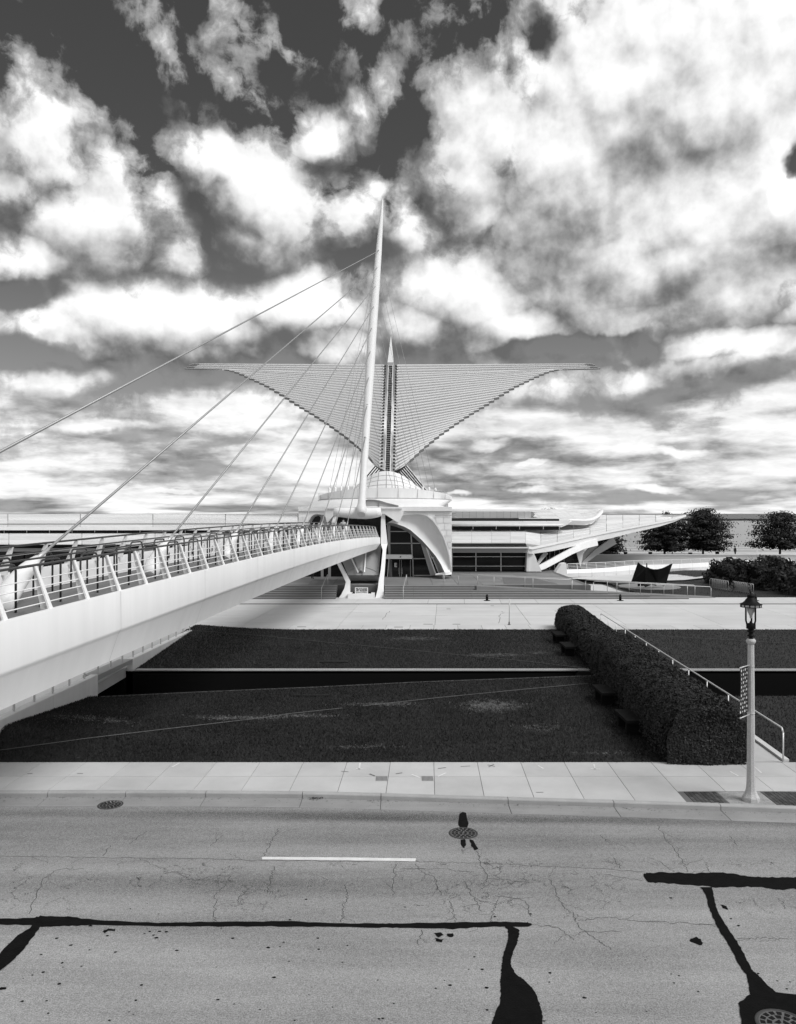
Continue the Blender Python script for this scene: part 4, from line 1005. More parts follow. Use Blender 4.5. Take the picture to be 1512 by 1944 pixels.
# glass hall roof behind the wings with white ribs
gh = []
for s_, pts in ((1, ((771,884),(812,931),(742,931),(742,898))), (-1, ((712,884),(671,931),(741,931),(741,898)))):
    ps = [P3(pts[0][0], pts[0][1], 104), P3(pts[1][0], pts[1][1], 100), P3(pts[2][0], pts[2][1], 104), P3(pts[3][0], pts[3][1], 108)]
    MB().prism(ps, (0, .1, 0)).build('hall_glazing', M_void, mus)
    for k in range(7):
        f = k/6
        a = P3(742+s_*(12+f*19), 901-f*17, 103.2); c = P3(742+s_*(40+f*29), 931, 99.6)
        MB().tube([a, c], .06, 5, False).build('hall_rib', M_white, mus)
# ---------------------------------------------------------------- spine and sunscreen wings
Sb = P3(736, 900, 110.3); St = P3(742, 694, 127)
spine = thing('sunscreen_spine', 'raked central spine with a ladder and white pointed tip between the two sunscreen wings', 'spine', Sb)
ax = (St-Sb); al = ax.length; axn = ax.normalized()
def sp(f, dx_, dy=0.0): return Sb+ax*f+Vector((dx_, dy, 0))
for dx_ in (-.36, .36): MB().tube([sp(-.02, dx_, -.35), sp(1, dx_, -.35)], .055, 6, False).build('rail', M_white2, spine)
MB().prism([sp(-.02, -.40), sp(-.02, .40), sp(1, .40), sp(1, -.40)], (0, .1, 0)).build('core', M_void, spine)
for k in range(58): 
    a = sp(k/57.5, -.36, -.36); MB().box(a.x, a.x+.72, a.y-.03, a.y+.03, a.z-.025, a.z+.025).build('rung', M_grayp, spine)
a = St; MB().hexa([a+Vector((-.55, -.2, 0)), a+Vector((.55, -.2, 0)), a+Vector((.55, .5, 0)), a+Vector((-.55, .5, 0))],
                  [a+Vector((.02, .9, 4.85)), a+Vector((.07, .9, 4.85)), a+Vector((.07, 1.0, 4.85)), a+Vector((.02, 1.0, 4.85))]).build('pointed_tip', M_white2, spine)
MB().box(a.x-.5, a.x+.5, a.y-.4, a.y+.5, a.z-.1, a.z+.45).build('tip_base', M_grayp, spine)
LOW = [(1069,700),(1040,707),(1011,720),(982,733.5),(952.8,751),(923.7,770),(894.6,787),(865.5,806),(836,826.6),(807,850),(778,876)]
lx = [p[0] for p in LOW][::-1]; ly = [p[1] for p in LOW][::-1]
NF = 36
plane_n = Vector((1, 0, 0)).cross(axn).normalized()
def onplane(px, py):      # wing plane: holds the spine and the cross direction
    o = Vector((0, 0, EYE)); dr = (P3(px, py, 1.0)-o); t = (Sb-o).dot(plane_n)/dr.dot(plane_n); return o+dr*t
for s_ in (1, -1):
    w = thing('sunscreen_wing', '%s spread wing of the sunscreen, made of long white tapering fins' % ('right' if s_ > 0 else 'left'), 'sunscreen wing', sp(.5, s_*1.2), 'wings of the movable sunscreen')
    for k in range(NF):
        f = 1-k/(NF-1)
        inn = sp(f*.985+.01, s_*1.15)
        if k < 4: px, py = ((1126,690.6),(1130,693.2),(1135,696.2),(1139.5,699.4))[k]
        else:
            px = 1071-(1071-777)*(k-4)/(NF-5); py = float(np.interp(px, lx, ly))
        mid_ = None
        if k == 3: mid_ = (1069, 699.6)
        px0 = px
        if s_ < 0: px = 2*744-px+ (0 if k > 3 else 2)
        outp = onplane(px, py); outp.y += .15
        v = (outp-inn); Lg = v.length; vn = v.normalized()
        sp_px = 1.3 if k < 4 else max(1.6, abs(float(np.interp(px0-8, lx, ly))-float(np.interp(px0, lx, ly))))
        h0, h1 = .47, sp_px*outp.y/FP*1.0; d0, d1 = .6, .45
        m = MB(); rows = []
        for t in (0, .25, .5, .75, 1):
            p = inn+v*t; hh_ = h0+(h1-h0)*t; dd = d0+(d1-d0)*t
            # the section: rounded nose to the front, flat back
            rows.append([p+Vector((0, -dd*.5, hh_*.02)), p+Vector((0, -dd*.45, hh_*.42)), p+Vector((0, -dd*.2, hh_*.5)), p+Vector((0, dd*.5, hh_*.45)), p+Vector((0, dd*.5, -hh_*.5)), p+Vector((0, dd*.1, -hh_*.60))])
        m.grid(rows, False, True); m.f.append(tuple(range(6))); m.sm.append(False); m.f.append(tuple(24+i for i in range(6))); m.sm.append(False)
        fo = m.build('fin', M_mast, w)
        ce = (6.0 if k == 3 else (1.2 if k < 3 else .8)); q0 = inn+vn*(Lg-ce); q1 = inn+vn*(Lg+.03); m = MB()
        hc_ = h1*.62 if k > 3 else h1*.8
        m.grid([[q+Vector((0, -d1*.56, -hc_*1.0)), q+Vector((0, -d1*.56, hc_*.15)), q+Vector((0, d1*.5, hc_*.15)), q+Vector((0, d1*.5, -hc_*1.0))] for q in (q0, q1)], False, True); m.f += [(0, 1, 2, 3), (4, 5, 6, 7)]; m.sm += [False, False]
        m.build('fin_tip_shade', M_finshade, fo)  # added dark block: the fin tip's shaded underside put into colour
        b_ = MB(); q = inn-Vector((s_*.02, 0, 0)); b_.box(min(q.x, q.x-s_*.42), max(q.x, q.x-s_*.42), q.y-.32, q.y+.2, q.z-.19, q.z+.07); b_.build('bearing', M_darkmetal, w)
        b_ = MB(); b_.box(min(q.x+s_*.05, q.x-s_*.12), max(q.x+s_*.05, q.x-s_*.12), q.y-.45, q.y-.32, q.z-.12, q.z+.14); b_.build('bearing_cap', M_white2, w)
# ================================================================ GALLERY WINGS
def strips(rows_f, n, us, name, m, parent, lift=.05):
    """rows_f(u, v): sheet as overlapping long panels, each a step proud of the one above"""
    for j in range(n):
        for i in range(len(us)-1):
            a, c = us[i]+.0008, us[i+1]-.0008
            v0, v1 = j/n, (j+1)/n+.1/n
            P00, P10, P11, P01 = rows_f(a, v0), rows_f(c, v0), rows_f(c, v1), rows_f(a, v1)
            up = Vector((0, 0, lift)); MB().hexa([P00-up*.6, P10-up*.6, P11-up*1.2, P01-up*1.2], [P00+up, P10+up, P11, P01]).build(name, m, parent)
gal = thing('museum_gallery', 'long low white gallery with stepped roofs and a pointed overhang right of the entrance', 'gallery', (14, 84, 0))
FE = [(858,1031,82.5),(998,1031,82.5),(1006,1040,82.3),(1050,1031,86),(1102,1019.5,91),(1149.5,1009.5,96),(1200,1000,101),(1253,990,106),(1280,984.5,109),(1303,977.6,112)]
def fe(px): return P3(px, interp(px, [(a, b_) for a, b_, c in FE]), interp(px, [(a, c) for a, b_, c in FE]))
def rf(u, v):
    px = 858+(1303-858)*u; f = fe(px); bk_ = P3(px+ (0), 977.4, 121) if px < 1290 else P3(1303, 977.2, 114)
    return f.lerp(bk_, v)
us = [0, .085, .17, .25, .315, .38, .45, .52, .59, .66, .73, .80, .87, .94, 1.0]
strips(rf, 11, us, 'roof_panel', M_roof, gal)
# fascia of the overhang
FB = [(1006,1051),(1011,1051.5),(1050,1046),(1102,1034),(1160,1022),(1200,1011.5),(1248,1001),(1280,991),(1303,979)]
fp = [1004,1011,1030,1050,1075,1102,1130,1160,1200,1230,1253,1280,1303]
def fbz(px): return interp(px, FB)
r1 = [fe(px)+Vector((0, -.06, .03)) for px in fp]; r1b = [fe(px)+Vector((0, -.06, -.22)) for px in fp]
r1c = [fe(px)+Vector((0, .12, -.24)) for px in fp]
r2 = [P3(px, fbz(px), fe(px).y+.35) for px in fp]; r3 = [P3(px, fbz(px), fe(px).y+.35)+Vector((-1.5, 5, .1)) for px in fp]
MB().grid([r1, r1b], False).build('eave_fascia', M_white, gal)
MB().grid([r1b, r1c, r2], False).build('eave_beam', M_white2, gal)
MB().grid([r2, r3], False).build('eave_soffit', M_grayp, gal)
# upper storeys on the roof
def gp(pts, d, t, name, m, par=gal): return MB().prism([P3(x, y, d) for x, y in pts], (0, t, 0)).build(name, m, par)
gp([(858,985),(1062,985),(1062,1006),(858,1006)], 95.3, .4, 'clerestory_wall', M_void)
for k in range(5):
    x0 = (858,899,943,987.5,1032.5)[k]; x1 = (898,942,986.5,1031.5,1062)[k]
    wn_ = gp([(x0+.4,1000),(x1-.4,1000),(x1-.4,1004),(x0+.4,1004)], 95.1, .1, 'window', M_glass)
    MB().prism([P3(x, y, 95.0) for x, y in ((x1,999),(x1+1,999),(x1+1,1005),(x1,1005))], (0, .15, 0)).build('window_frame', M_white2, gal)
# rounded eave over the clerestory
def eave(pts, r, name, par=gal, m=M_white, n=12): return MB().tube([P3(*p) for p in pts], r, n, flat=1.6).build(name, m, par)
gp([(858,990.5),(1064,990.5),(1072,988.5),(1083,989),(1078,996),(1066,1001),(1062,999),(858,999)], 94.2, 1.2, 'clerestory_eave', M_white)
eave([(856,996.8,94.2),(1062,996.8,94.2),(1070,995.5,94.4),(1079,991.5,95),(1084,989.8,96)], [.13,.13,.13,.12,.08], 'eave_edge')
def rf2(u, v):
    px = 858+(1083-858)*u; return P3(px, 990.6-1.2*u*0, 94.3).lerp(P3(px, 985.0, 99), v)
strips(rf2, 3, [0, .2, .4, .6, .8, .99], 'roof_panel', M_roof, gal, .04)
gp([(865,970),(1010,970),(1016,977),(1010,984.5),(865,984.5)], 99, 2.5, 'plant_wall', M_grayp)
for k in range(11): gp([(866+k*13,970.2),(878.4+k*13,970.2),(878.4+k*13,983.6),(866+k*13,983.6)], 98.95, .05, 'wall_panel', mat('plant_panel', .68, .6, rnd=.04), gal)
gp([(858,967),(1012,967),(1026,970),(1032,972.5),(1031,974),(1022,974),(1008,971),(858,971)], 98.5, 3.2, 'plant_roof', M_white)
gp([(858,968),(865.5,968),(865.5,986),(858,986)], 98.7, 1, 'plant_louvre', M_white2)
for k in range(4): gp([(858.2,975+k*3),(865.3,975+k*3),(865.3,976+k*3),(858.2,976+k*3)], 98.64, .05, 'louvre_slat', M_shadep)
gp([(858,983.8),(985,983.8),(985,985.6),(858,985.6)], 98.6, .2, 'plant_base', M_black)
# curved roof end
tp = [(985,984.6,98.3),(1040,984.6,98.3),(1085,985,98.6),(1112,985.6,99.2),(1124,983.5,101),(1134,979,105),(1141,972,112),(1143,966.8,120)]
bkp = [(985,967.6,120),(1015,967.6,120),(1060,967.2,121),(1090,967,122),(1105,966.9,122),(1120,966.8,122),(1132,966.7,122),(1142,966.6,122)]
def rf3(u, v):
    x = u*(len(tp)-1); i = min(int(x), len(tp)-2); f = x-i
    a = P3(*tp[i]).lerp(P3(*tp[i+1]), f); c = P3(*bkp[i]).lerp(P3(*bkp[i+1]), f); return a.lerp(c, v)
strips(rf3, 5, [i/9 for i in range(10)], 'roof_panel', M_roof, gal, .04)
eave([(1036,987.5,98.2),(1085,987.8,98.5),(1112,988.4,99),(1124,986,100.8),(1134,980.5,104.8),(1141,972.5,111.8),(1143.5,967.5,119.8)], [.16,.17,.17,.18,.19,.2,.12], 'eave_edge')
ep = [(1036,988.5,98.4),(1085,989,98.7),(1112,989.5,99.2),(1124,987,101),(1134,981.5,105),(1141,973.5,112)]
MB().grid([[P3(*p) for p in ep], [P3(p[0], p[1]+(7.5 if i < 4 else 8-i), p[2]+.4) for i, p in enumerate(ep)]], True).build('curved_wall', M_white2, gal)
wp = [(1119,989.5,100.6),(1126,986.8,102.2),(1133,982.6,105),(1139,978,110),(1142,974,113)]
MB().grid([[P3(*p) for p in wp], [P3(p[0]-.6, p[1]+(5.8, 6, 6, 5, 3)[i], p[2]-.2) for i, p in enumerate(wp)]], False).build('window', M_glass, gal)
for i in (1, 2, 3): MB().tube([P3(wp[i][0], wp[i][1]-.5, wp[i][2]-.4), P3(wp[i][0]-.6, wp[i][1]+6, wp[i][2]-.4)], .06, 5, False).build('window_frame', M_white, gal)
# ground storey
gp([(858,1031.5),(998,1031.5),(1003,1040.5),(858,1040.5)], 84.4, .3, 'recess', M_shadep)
gp([(858,1038.6),(1003,1038.6),(1005,1041),(858,1041)], 82.6, 2.2, 'ledge', M_white)
gp([(858,1041.2),(1004,1041.2),(1001.5,1049.3),(858,1049.3)], 83.2, .6, 'fascia', mat('fascia_grey', .36, .6, var=.05))
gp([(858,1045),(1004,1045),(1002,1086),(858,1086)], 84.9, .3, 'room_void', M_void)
for r, (y0, y1) in enumerate(((1050,1056.4),(1057.6,1074),(1075.6,1084))):
    for k, (x0, x1) in enumerate(((859.5,903.3),(904.7,951),(952.3,999))):
        gp([(x0,y0),(x1,y0),(x1-(y1-1050)*.02,y1),(x0,y1)], 84.6, .05, 'window_pane', M_glass)
for y in (1056.9, 1074.8): gp([(858.5,y-.55),(1000,y-.55),(1000,y+.55),(858.5,y+.55)], 84.42, .15, 'transom', M_white2)
for x in (859, 904, 951.6, 1000): gp([(x-.8,1049),(x+.8,1049),(x+.6,1085),(x-.6,1085)], 84.4, .16, 'mullion', M_white2)
gp([(1001,1041),(1006,1041),(1012,1052),(1026,1077),(1028.5,1085),(1000,1085),(1001.5,1050)], 83.4, 1.4, 'end_pier', M_white2)
gp([(1001,1041),(1006,1041),(1004.5,1085),(1000,1085)], 83.3, .1, 'pier_trim', M_white)
# struts
def strut(pts, w, t, name='strut', m=M_white):
    mm = MB(); rows = []
    ps = [P3(*p) for p in pts]
    for i, p in enumerate(ps):
        tt = (ps[min(i+1, len(ps)-1)]-ps[max(i-1, 0)]).normalized(); nn = Vector((-tt.z, 0, tt.x)).normalized()*(w[i]*.5)
        rows.append([p-nn, p+nn, p+nn+Vector((0, t, 0)), p-nn+Vector((0, t, 0))])
    mm.grid(rows, False, True); mm.f.append((0, 1, 2, 3)); mm.sm.append(False); k = (len(ps)-1)*4; mm.f.append((k, k+1, k+2, k+3)); mm.sm.append(False)
    return mm.build(name, m, gal)
strut([(1018,1081.5,83.6),(1035,1074,84.6),(1060,1060.5,86.5),(1085,1047,89),(1110,1036,91.5),(1135,1029,94.5)], [.5,.62,.66,.66,.7,.8], .5)
strut([(1020,1073,85.5),(1028,1061,86.2),(1038,1048,87)], [.25,.36,.5], .4, m=M_grayp)
strut([(1099,1070,97),(1116,1050,100),(1134,1032,103)], [.5,.6,.7], .5, m=M_grayp)
strut([(1107,1070,97.5),(1130,1050,101),(1168,1026,106)], [.4,.7,1.0], .5, m=M_grayp)
gp([(1010,1040),(1085,1034),(1095,1050),(1104,1082),(1028,1082)], 90, .1, 'terrace_glazing', M_glass)
gp([(1078,1050),(1110,1040),(1102,1080),(1080,1080)], 93, .3, 'terrace_wall', M_white2)
for x in (1037, 1044, 1053, 1062, 1071): gp([(x,1037),(x+.7,1037),(x+.7,1082),(x,1082)], 89.8, .1, 'mullion', M_grayp)
# left gallery
gal2 = thing('museum_gallery', 'long low gallery with ribbed metal roofs behind the footbridge left of the entrance', 'gallery', (-30, 84, 0))
def lf(u, v):
    px = -260+(572+260)*u; return P3(px, 1033.5, 82.5).lerp(P3(px, 1005.5, 100), v)
US = [i/6 for i in range(7)]
strips(lf, 8, US, 'roof_panel', M_roof, gal2)
def lf2(u, v):
    px = -260+(566+260)*u; return P3(px, 1000.5, 94.3).lerp(P3(px, 975.8+ (1-u)*.6, 130), v)
strips(lf2, 7, US, 'roof_panel', M_roof, gal2, .05)
def gq(pts, d, t, name, m): return gp(pts, d, t, name, m, gal2)
gq([(-260,1005),(566,1005),(566,1014),(-260,1014)], 95.3, .4, 'clerestory_wall', M_void)
gq([(-260,1000.5),(566,1000.5),(566,1006.6),(-260,1006.6)], 94.2, 1.0, 'clerestory_eave', M_white)
gq([(-260,994.6),(566,993.8),(566,995),(-260,995.8)], 98.5, .3, 'roof_step', M_black)
for k in range(19):
    x0 = -250+k*43; gq([(x0+.6,1007.4),(x0+42,1007.4),(x0+42,1012.2),(x0+.6,1012.2)], 95.1, .1, 'window', M_glass)
    gq([(x0-.3,1006.5),(x0+.4,1006.5),(x0+.4,1013),(x0-.3,1013)], 95.0, .12, 'window_frame', M_white2)
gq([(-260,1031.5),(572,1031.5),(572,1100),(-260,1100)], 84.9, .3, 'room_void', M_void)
gq([(-260,1041),(572,1041),(572,1047),(-260,1047)], 83.0, .6, 'fascia', M_shadep)
for k in range(17): gq([(-240+k*48,1047),(-195+k*48,1047),(-195+k*48,1086),(-240+k*48,1086)], 84.6, .05, 'window_pane', M_glass)
# ================================================================ ENTRANCE STEPS AND TERRACE
TZ = 1.0
terr = put(MB().box(-45, 16.5, 68.3, 130, -.3, TZ-.03).build('terrace', M_joint), kind='structure')
for j in range(7):
    for i in range(26):
        a = -40+i*2.15; y0 = 68.32+j*2.0; MB().box(a+.015, a+2.135, y0, y0+1.985, TZ-.06, TZ+random.uniform(-.002, .002)).build('paving_slab', M_terr, terr)
stairs = thing('entrance_steps', 'wide dark stone steps with pale nosings below the museum entrance', 'steps', (0, 66.3, 0))
NS = 6
for k in range(NS):
    y0 = 65.8+k*.36; z1 = .05+(TZ-.05)*(k+1)/NS
    xr_ = (24.0, 20.9, 17.5, 14.3, 6.6, 6.6)[k]
    cuts = [-40+2.41*i for i in range(15)]+[-5.15, -5.149, -1.12]+[1.3+2.4*i for i in range(12)]
    cuts = [c for c in cuts if c < xr_-.3]+[xr_]
    for x0, x1 in zip(cuts, cuts[1:]):
        if -5.2 < x0 < -1.2 or x1-x0 < .1: continue
        x1 -= .01
        st_ = MB().box(x0, x1, y0, y0+.75, z1-.24, z1-.012).build('step', M_stone, stairs)
        MB().box(x0, x1, y0-.012, y0+.085, z1-.035, z1).build('nosing', M_nose, st_)
# fan-shaped ribbed mat of darker paving on the terrace
mt = MB()
for k in range(16):
    y0 = 69.2+k*.45; mt.box(9.2+k*.05, 9.2+k*.05+4.6-k*.12, y0, y0+.3, TZ, TZ+.012)
mt.build('ribbed_paving', M_stone, terr)
# ramp
ramp = put(MB().hexa([(6.6, 66.95, .0), (26.6, 66.7, .0), (26.6, 68.2, .0), (6.6, 68.32, .0)], [(6.6, 66.95, TZ+.01), (26.6, 66.7, .05), (26.6, 68.2, .05), (6.6, 68.32, TZ+.01)]).build('ramp', M_terr), kind='structure')
def handrail(name, label, pts, h, gap, ends=True, r=.024, m=M_steel, low=None, group=None):
    t = thing(name, label, 'handrail', pts[0], group)
    pts = [Vector(p) for p in pts]; up = Vector((0, 0, h))
    line = [p+up for p in pts]
    if ends:
        d0 = (line[0]-line[1]).normalized(); d1 = (line[-1]-line[-2]).normalized()
        line = [line[0]+d0*.0-up*.12]+[line[0]-d0*.1]+line[1:-1]+[line[-1]-d1*.1]+[line[-1]-up*.12] if len(line) > 1 else line
    MB().tube(line, r, 7).build('rail', m, t)
    L = sum((pts[i+1]-pts[i]).length for i in range(len(pts)-1)); n = max(1, round(L/gap))
    def at_(s_):
        for i in range(len(pts)-1):
            l_ = (pts[i+1]-pts[i]).length
            if s_ <= l_+1e-6: return pts[i].lerp(pts[i+1], s_/l_)
            s_ -= l_
        return pts[-1]
    for k in range(n+1):
        q = at_(L*k/n); MB().tube([q, q+up*(.98 if 0 < k < n else .88)], r*.9, 7).build('post', m, t)
    if low:
        for lz in low: MB().tube([p+Vector((0, 0, lz)) for p in pts], r*.7, 6).build('lower_rail', m, t)
    return t
handrail('handrail', 'steel handrail beside the ribbed terrace paving, rear of the ramp', [(6.8, 68.25, 1.0), (14.5, 68.2, .65), (14.9, 68.2, .63)], .9, 3.4)
handrail('handrail', 'front steel handrail down the left half of the ramp', [(5.2, 68.6, 1.0), (8.0, 67.05, .95), (14.6, 67.0, .64)], .9, 3.2)
handrail('handrail', 'long front steel handrail of the ramp in front of the sculpture', [(16.4, 66.95, .53), (26.2, 66.8, .07)], .9, 1.9)
handrail('handrail', 'long rear steel handrail of the ramp in front of the sculpture', [(16.0, 68.1, .55), (25.3, 68.0, .1)], .9, 1.9)
for px, lab in ((766, 'short sloping handrail on the entrance steps right of the bridge leg'), (612, 'short sloping handrail on the steps under the footbridge')):
    x0 = (px-CX)/FP*66.4
    handrail('handrail', lab, [(x0, 65.8, .05), (x0+.3, 68.3, 1.02)], .9, 3, group='handrails on the entrance steps')
q = P3(843.5, 1108, 68.6); handrail('handrail', 'low steel rail post at the terrace edge below the right arch', [(q.x, 68.6, 1.0), (q.x+.05, 71.0, 1.0)], .9, 3)
# ================================================================ LAKESIDE RAMP, PROMENADE
par = thing('terrace_parapet', 'long white curved parapet wall with slatted railing leading right from the gallery', 'parapet', (17, 84, 0))
PP = [(1054,1089,1084.5,83.2),(1064,1070,1093,83.4),(1076,1081.5,1096,84),(1120,1080,1094.5,87),(1160,1077.5,1093,90),(1200,1073,1091.5,93),(1260,1072,1088.5,97),(1300,1070,1086.5,100),(1350,1067.5,1083,104),(1420,1064,1078,110),(1512,1060,1072,118)]
m = MB()
idx = PP[2:]
m.grid([[P3(a, t, d)+Vector((0, .4, 0)) for a, t, b_, d in idx], [P3(a, t, d) for a, t, b_, d in idx], [P3(a, (t+b_)/2, d-.35) for a, t, b_, d in idx], [P3(a, b_, d) for a, t, b_, d in idx], [P3(a, b_, d)+Vector((0, 1.2, 0)) for a, t, b_, d in idx]], False)
m.build('wall', M_white, par)
gp([(1053.5,1089.5),(1066,1071.5),(1070,1069.5),(1075,1069),(1076.5,1072),(1077,1096),(1068,1092)], 83.6, 1.3, 'end_block', M_white2, par)
for x in (1099,1124,1147,1170,1195,1219,1243,1267,1291,1315,1339):
    t_ = interp(x, [(p[0], p[1]) for p in idx]); b_ = interp(x, [(p[0], p[2]) for p in idx]); d = interp(x, [(p[0], p[3]) for p in idx])
    MB().tube([P3(x, t_, d-.02), P3(x, (t_+b_)/2, d-.37), P3(x+.4, b_, d-.02)], .012, 4, False).build('joint', M_shadep, par)
rid = [(1078,1070.5),(1160,1067),(1200,1064.5),(1260,1063),(1300,1062),(1350,1060),(1400,1058)]
for f in (0, .25, .5, .75):
    m = MB(); m.tube([P3(x, interp(x, rid)+(interp(x, [(p[0], p[1]) for p in idx])-interp(x, rid))*f, interp(x, [(p[0], p[3]) for p in idx])+.2) for x in range(1078, 1401, 20)], .028 if f == 0 else .018, 5); m.build('rail', M_white2, par)
for x in range(1078, 1400, 18):
    d = interp(x, [(p[0], p[3]) for p in idx])+.2; MB().tube([P3(x+1, interp(x, [(p[0], p[1]) for p in idx])+1, d), P3(x-.5, interp(x, rid), d)], .03, 4, False).build('post', M_white, par)
# sloping pale wall under the parapet
put(MB().hexa([P3(1075,1098,84.5), P3(1200,1104,82), P3(1300,1101,84), P3(1360,1094,88), P3(1365,1088,103), P3(1075,1092,92)], [P3(1075,1096.5,84.7), P3(1200,1096,86), P3(1300,1092,92), P3(1360,1086,100), P3(1366,1084,104), P3(1075,1090,92.5)]).build('paved_slope', M_conc2), kind='structure')
prom = put(MB().box(-120, 190, 138, 149.5, -3, -.12).build('promenade', M_conc2), kind='structure')
sw = thing('seawall', 'low grey wall running along the lakeside behind the white parapet', 'wall', (40, 118, 0))
MB().box(22, 130, 117, 117.5, -.3, 1.0).build('wall_face', M_grayp, sw); MB().box(22, 130, 116.9, 117.6, 1.0, 1.12).build('wall_cap', M_wallc, sw)
lr = thing('lakeside_railing', 'thin pale railing at the water edge of the lakeside promenade', 'railing', (40, 149, 0))
for z in (.35, .75): MB().tube([(25, 149, z), (130, 149, z)], .03, 4, False).build('rail', M_white2, lr)
for k in range(26): MB().box(25+k*4.2, 25.08+k*4.2, 148.96, 149.04, -.12, .78).build('post', M_white2, lr)
for k, (px, py) in enumerate(((1162,1054),(1188,1056),(1235,1056),(1311,1057),(1362,1055))):
    q = G(px, py, -.0); t = thing('litter_bin', 'small dark bin on the promenade, %s' % ('leftmost of the row', 'second from the left', 'middle one of the row', 'fourth from the left', 'rightmost of the row')[k], 'bin', q, 'small dark bins along the promenade')
    MB().lathe(q, [(.28, -.1), (.32, .6), (.34, .65), (.3, .7)], 10).build('bin_body', M_black, t)
# ================================================================ BOLLARDS, SIGN POST, SCULPTURE, RACKS
bol = None
for k, px in enumerate((925, 1178, 1435)):
    q = P3(px, 1143.5, 64.6); q.z = .05
    lab = ('black plaza bollard left of the hedge end', 'black plaza bollard between the hedge and the sculpture', 'black plaza bollard behind the street lamp top')[k]
    if bol is None:
        bol = thing('bollard', lab, 'bollard', q, 'black bollards along the plaza drain line')
        MB().lathe(q, [(.26, 0), (.26, .03), (.15, .035)], 16).build('base_plate', M_black, bol)
        MB().lathe(q, [(.105, .03), (.105, .40), (.09, .44), (.05, .49), (.02, .52)], 14).build('post', M_black, bol)
        MB().lathe(q, [(.113, .36), (.113, .39)], 14).build('band', M_darkmetal, bol)
    else:
        c = bol.copy(); COL.objects.link(c); c.location = q; c['label'] = lab; WLOC[c.name] = q
        for ch in bol.children: e_ = ch.copy(); COL.objects.link(e_); e_.parent = c
q = G(967, 1186, 0); t = thing('marker_post', 'thin steel marker post standing on the plaza in front of a bollard', 'post', q)
MB().tube([q, q+Vector((.03, 0, 1.65))], .032, 8).build('pole', M_steel, t); MB().lathe(q, [(.11, 0), (.11, .02), (.05, .03), (.045, .18)], 10).build('foot', M_darkmetal, t)
sc_ = thing('sculpture', 'black angular sheet-steel sculpture with a sagging top edge on a round pad', 'sculpture', G(1235, 1113, .0))
def sc(x, y): return 1160+x/4.296, 920+y/4.296
# two bent plates and an upright fin
def plate(pts, dl, name):
    """pts: outline in view with depth each"""
    ps = [P3(*sc(x, y), d) for x, y, d in pts]; c = [p+Vector((.02, .10, 0)) for p in ps]; m = MB(); m.hexa(ps, c); return m.build(name, M_black, sc_)
plate([(165,798,76.5),(222,632,76.5),(245,652,76.2),(275,668,75.8),(298,680,75.4),(298,800,75.4)], .1, 'left_plate')
crv = [(298,672,75.4),(320,684,75.3),(350,691,75.2),(385,690,75.2),(420,682,75.4),(455,668,75.6),(480,652,75.9),(505,642,76.2),(480,712,76),(452,806,75.8),(380,806,75.4),(298,802,75.4)]
plate(crv, .1, 'right_plate')
plate([(290,640,75.0),(298,646,75.0),(300,800,75.0),(282,800,75.0)], .2, 'upright_fin')
plate([(218,795,75.9),(375,800,75.2),(372,826,75.0),(330,818,75),(280,838,74.9),(270,825,75),(220,830,75.7)], .1, 'foot_plate')
plate([(420,800,75.7),(445,802,75.7),(436,832,75.5),(428,832,75.5)], .1, 'foot_plate')
q = P3(*sc(400, 830), 76); MB().lathe((q.x-.6, 77.3, -.05), [(2.9, 0), (2.9, .10)], 40).build('pad', M_terr, sc_)
# bike racks: loops on a common rail
for (p0, p1, n, lab) in (((1348,1110),(1377,1119.5),8,'left row of steel loop bike racks beside the big shrubs'), ((1390,1122),(1424,1133),9,'right row of steel loop bike racks holding a bicycle')):
    a = P3(p0[0], p0[1], 76 if n == 8 else 73); c = P3(p1[0], p1[1], 73.6 if n == 8 else 70.5); a.z = c.z = 0.0
    t = thing('bike_rack', lab, 'bike rack', a, 'steel bike racks on the sculpture lawn')
    for k in range(n):
        q = a.lerp(c, k/(n-1)); w_, h_ = .34, .92
        pts = [(0, 0), (0, h_-.14)]+[(w_/2-w_/2*math.cos(s_), h_-.17+.17*math.sin(s_)) for s_ in (R(30), R(60), R(90), R(120), R(150))]+[(w_, h_-.14), (w_, .1)]
        MB().tube([q+Vector((x*.55, -x*.8, z)) for x, z in pts], .032, 8, up=(1, 0, 0)).build('loop', M_steel, t)
    MB().tube([a+Vector((.2, -.3, .1)), c+Vector((.2, -.3, .1))], .03, 6).build('base_rail', M_steel, t)
def bicycle(q, ang, label, s_=.95):
    t = thing('bicycle', label, 'bicycle', q, 'bicycles at the racks'); ca, sa = math.cos(ang), math.sin(ang)
    def L(x, z, y=0): return q+Vector((x*ca-y*sa, x*sa+y*ca, z))*s_
    for x in (-.52, .52):
        w_ = MB(); w_.tube([L(x+.33*math.cos(k*6.283/20), .34+.33*math.sin(k*6.283/20)) for k in range(21)], .022, 6, caps=False, up=(sa, -ca, 0)); wo = w_.build('wheel', M_black, t)
        sp_ = MB()
        for k in range(8): sp_.tube([L(x, .34), L(x+.32*math.cos(k*.785), .34+.32*math.sin(k*.785))], .004, 4, False)
        sp_.build('spokes', M_steel, wo)
    for a, c in (((-.52,.34),(-.1,.32)), ((-.52,.34),(-.22,.78)), ((-.1,.32),(-.25,.9)), ((-.1,.32),(.34,.78)), ((-.22,.78),(.34,.82)), ((.52,.34),(.36,.95))): MB().tube([L(*a), L(*c)], .02, 6).build('frame_tube', M_darkmetal, t)
    MB().tube([L(.36, .97, -.28), L(.38, 1.0, 0), L(.36, .97, .28)], .016, 6).build('handlebar', M_black, t)
    MB().tube([L(-.38, .92), L(-.13, .94)], [.07, .03], 8).build('saddle', M_black, t)
bicycle(Vector((P3(1421, 1130, 70.5).x, 70.2, 0)), 1.0, 'dark bicycle leaning at the right end of the bike rack')
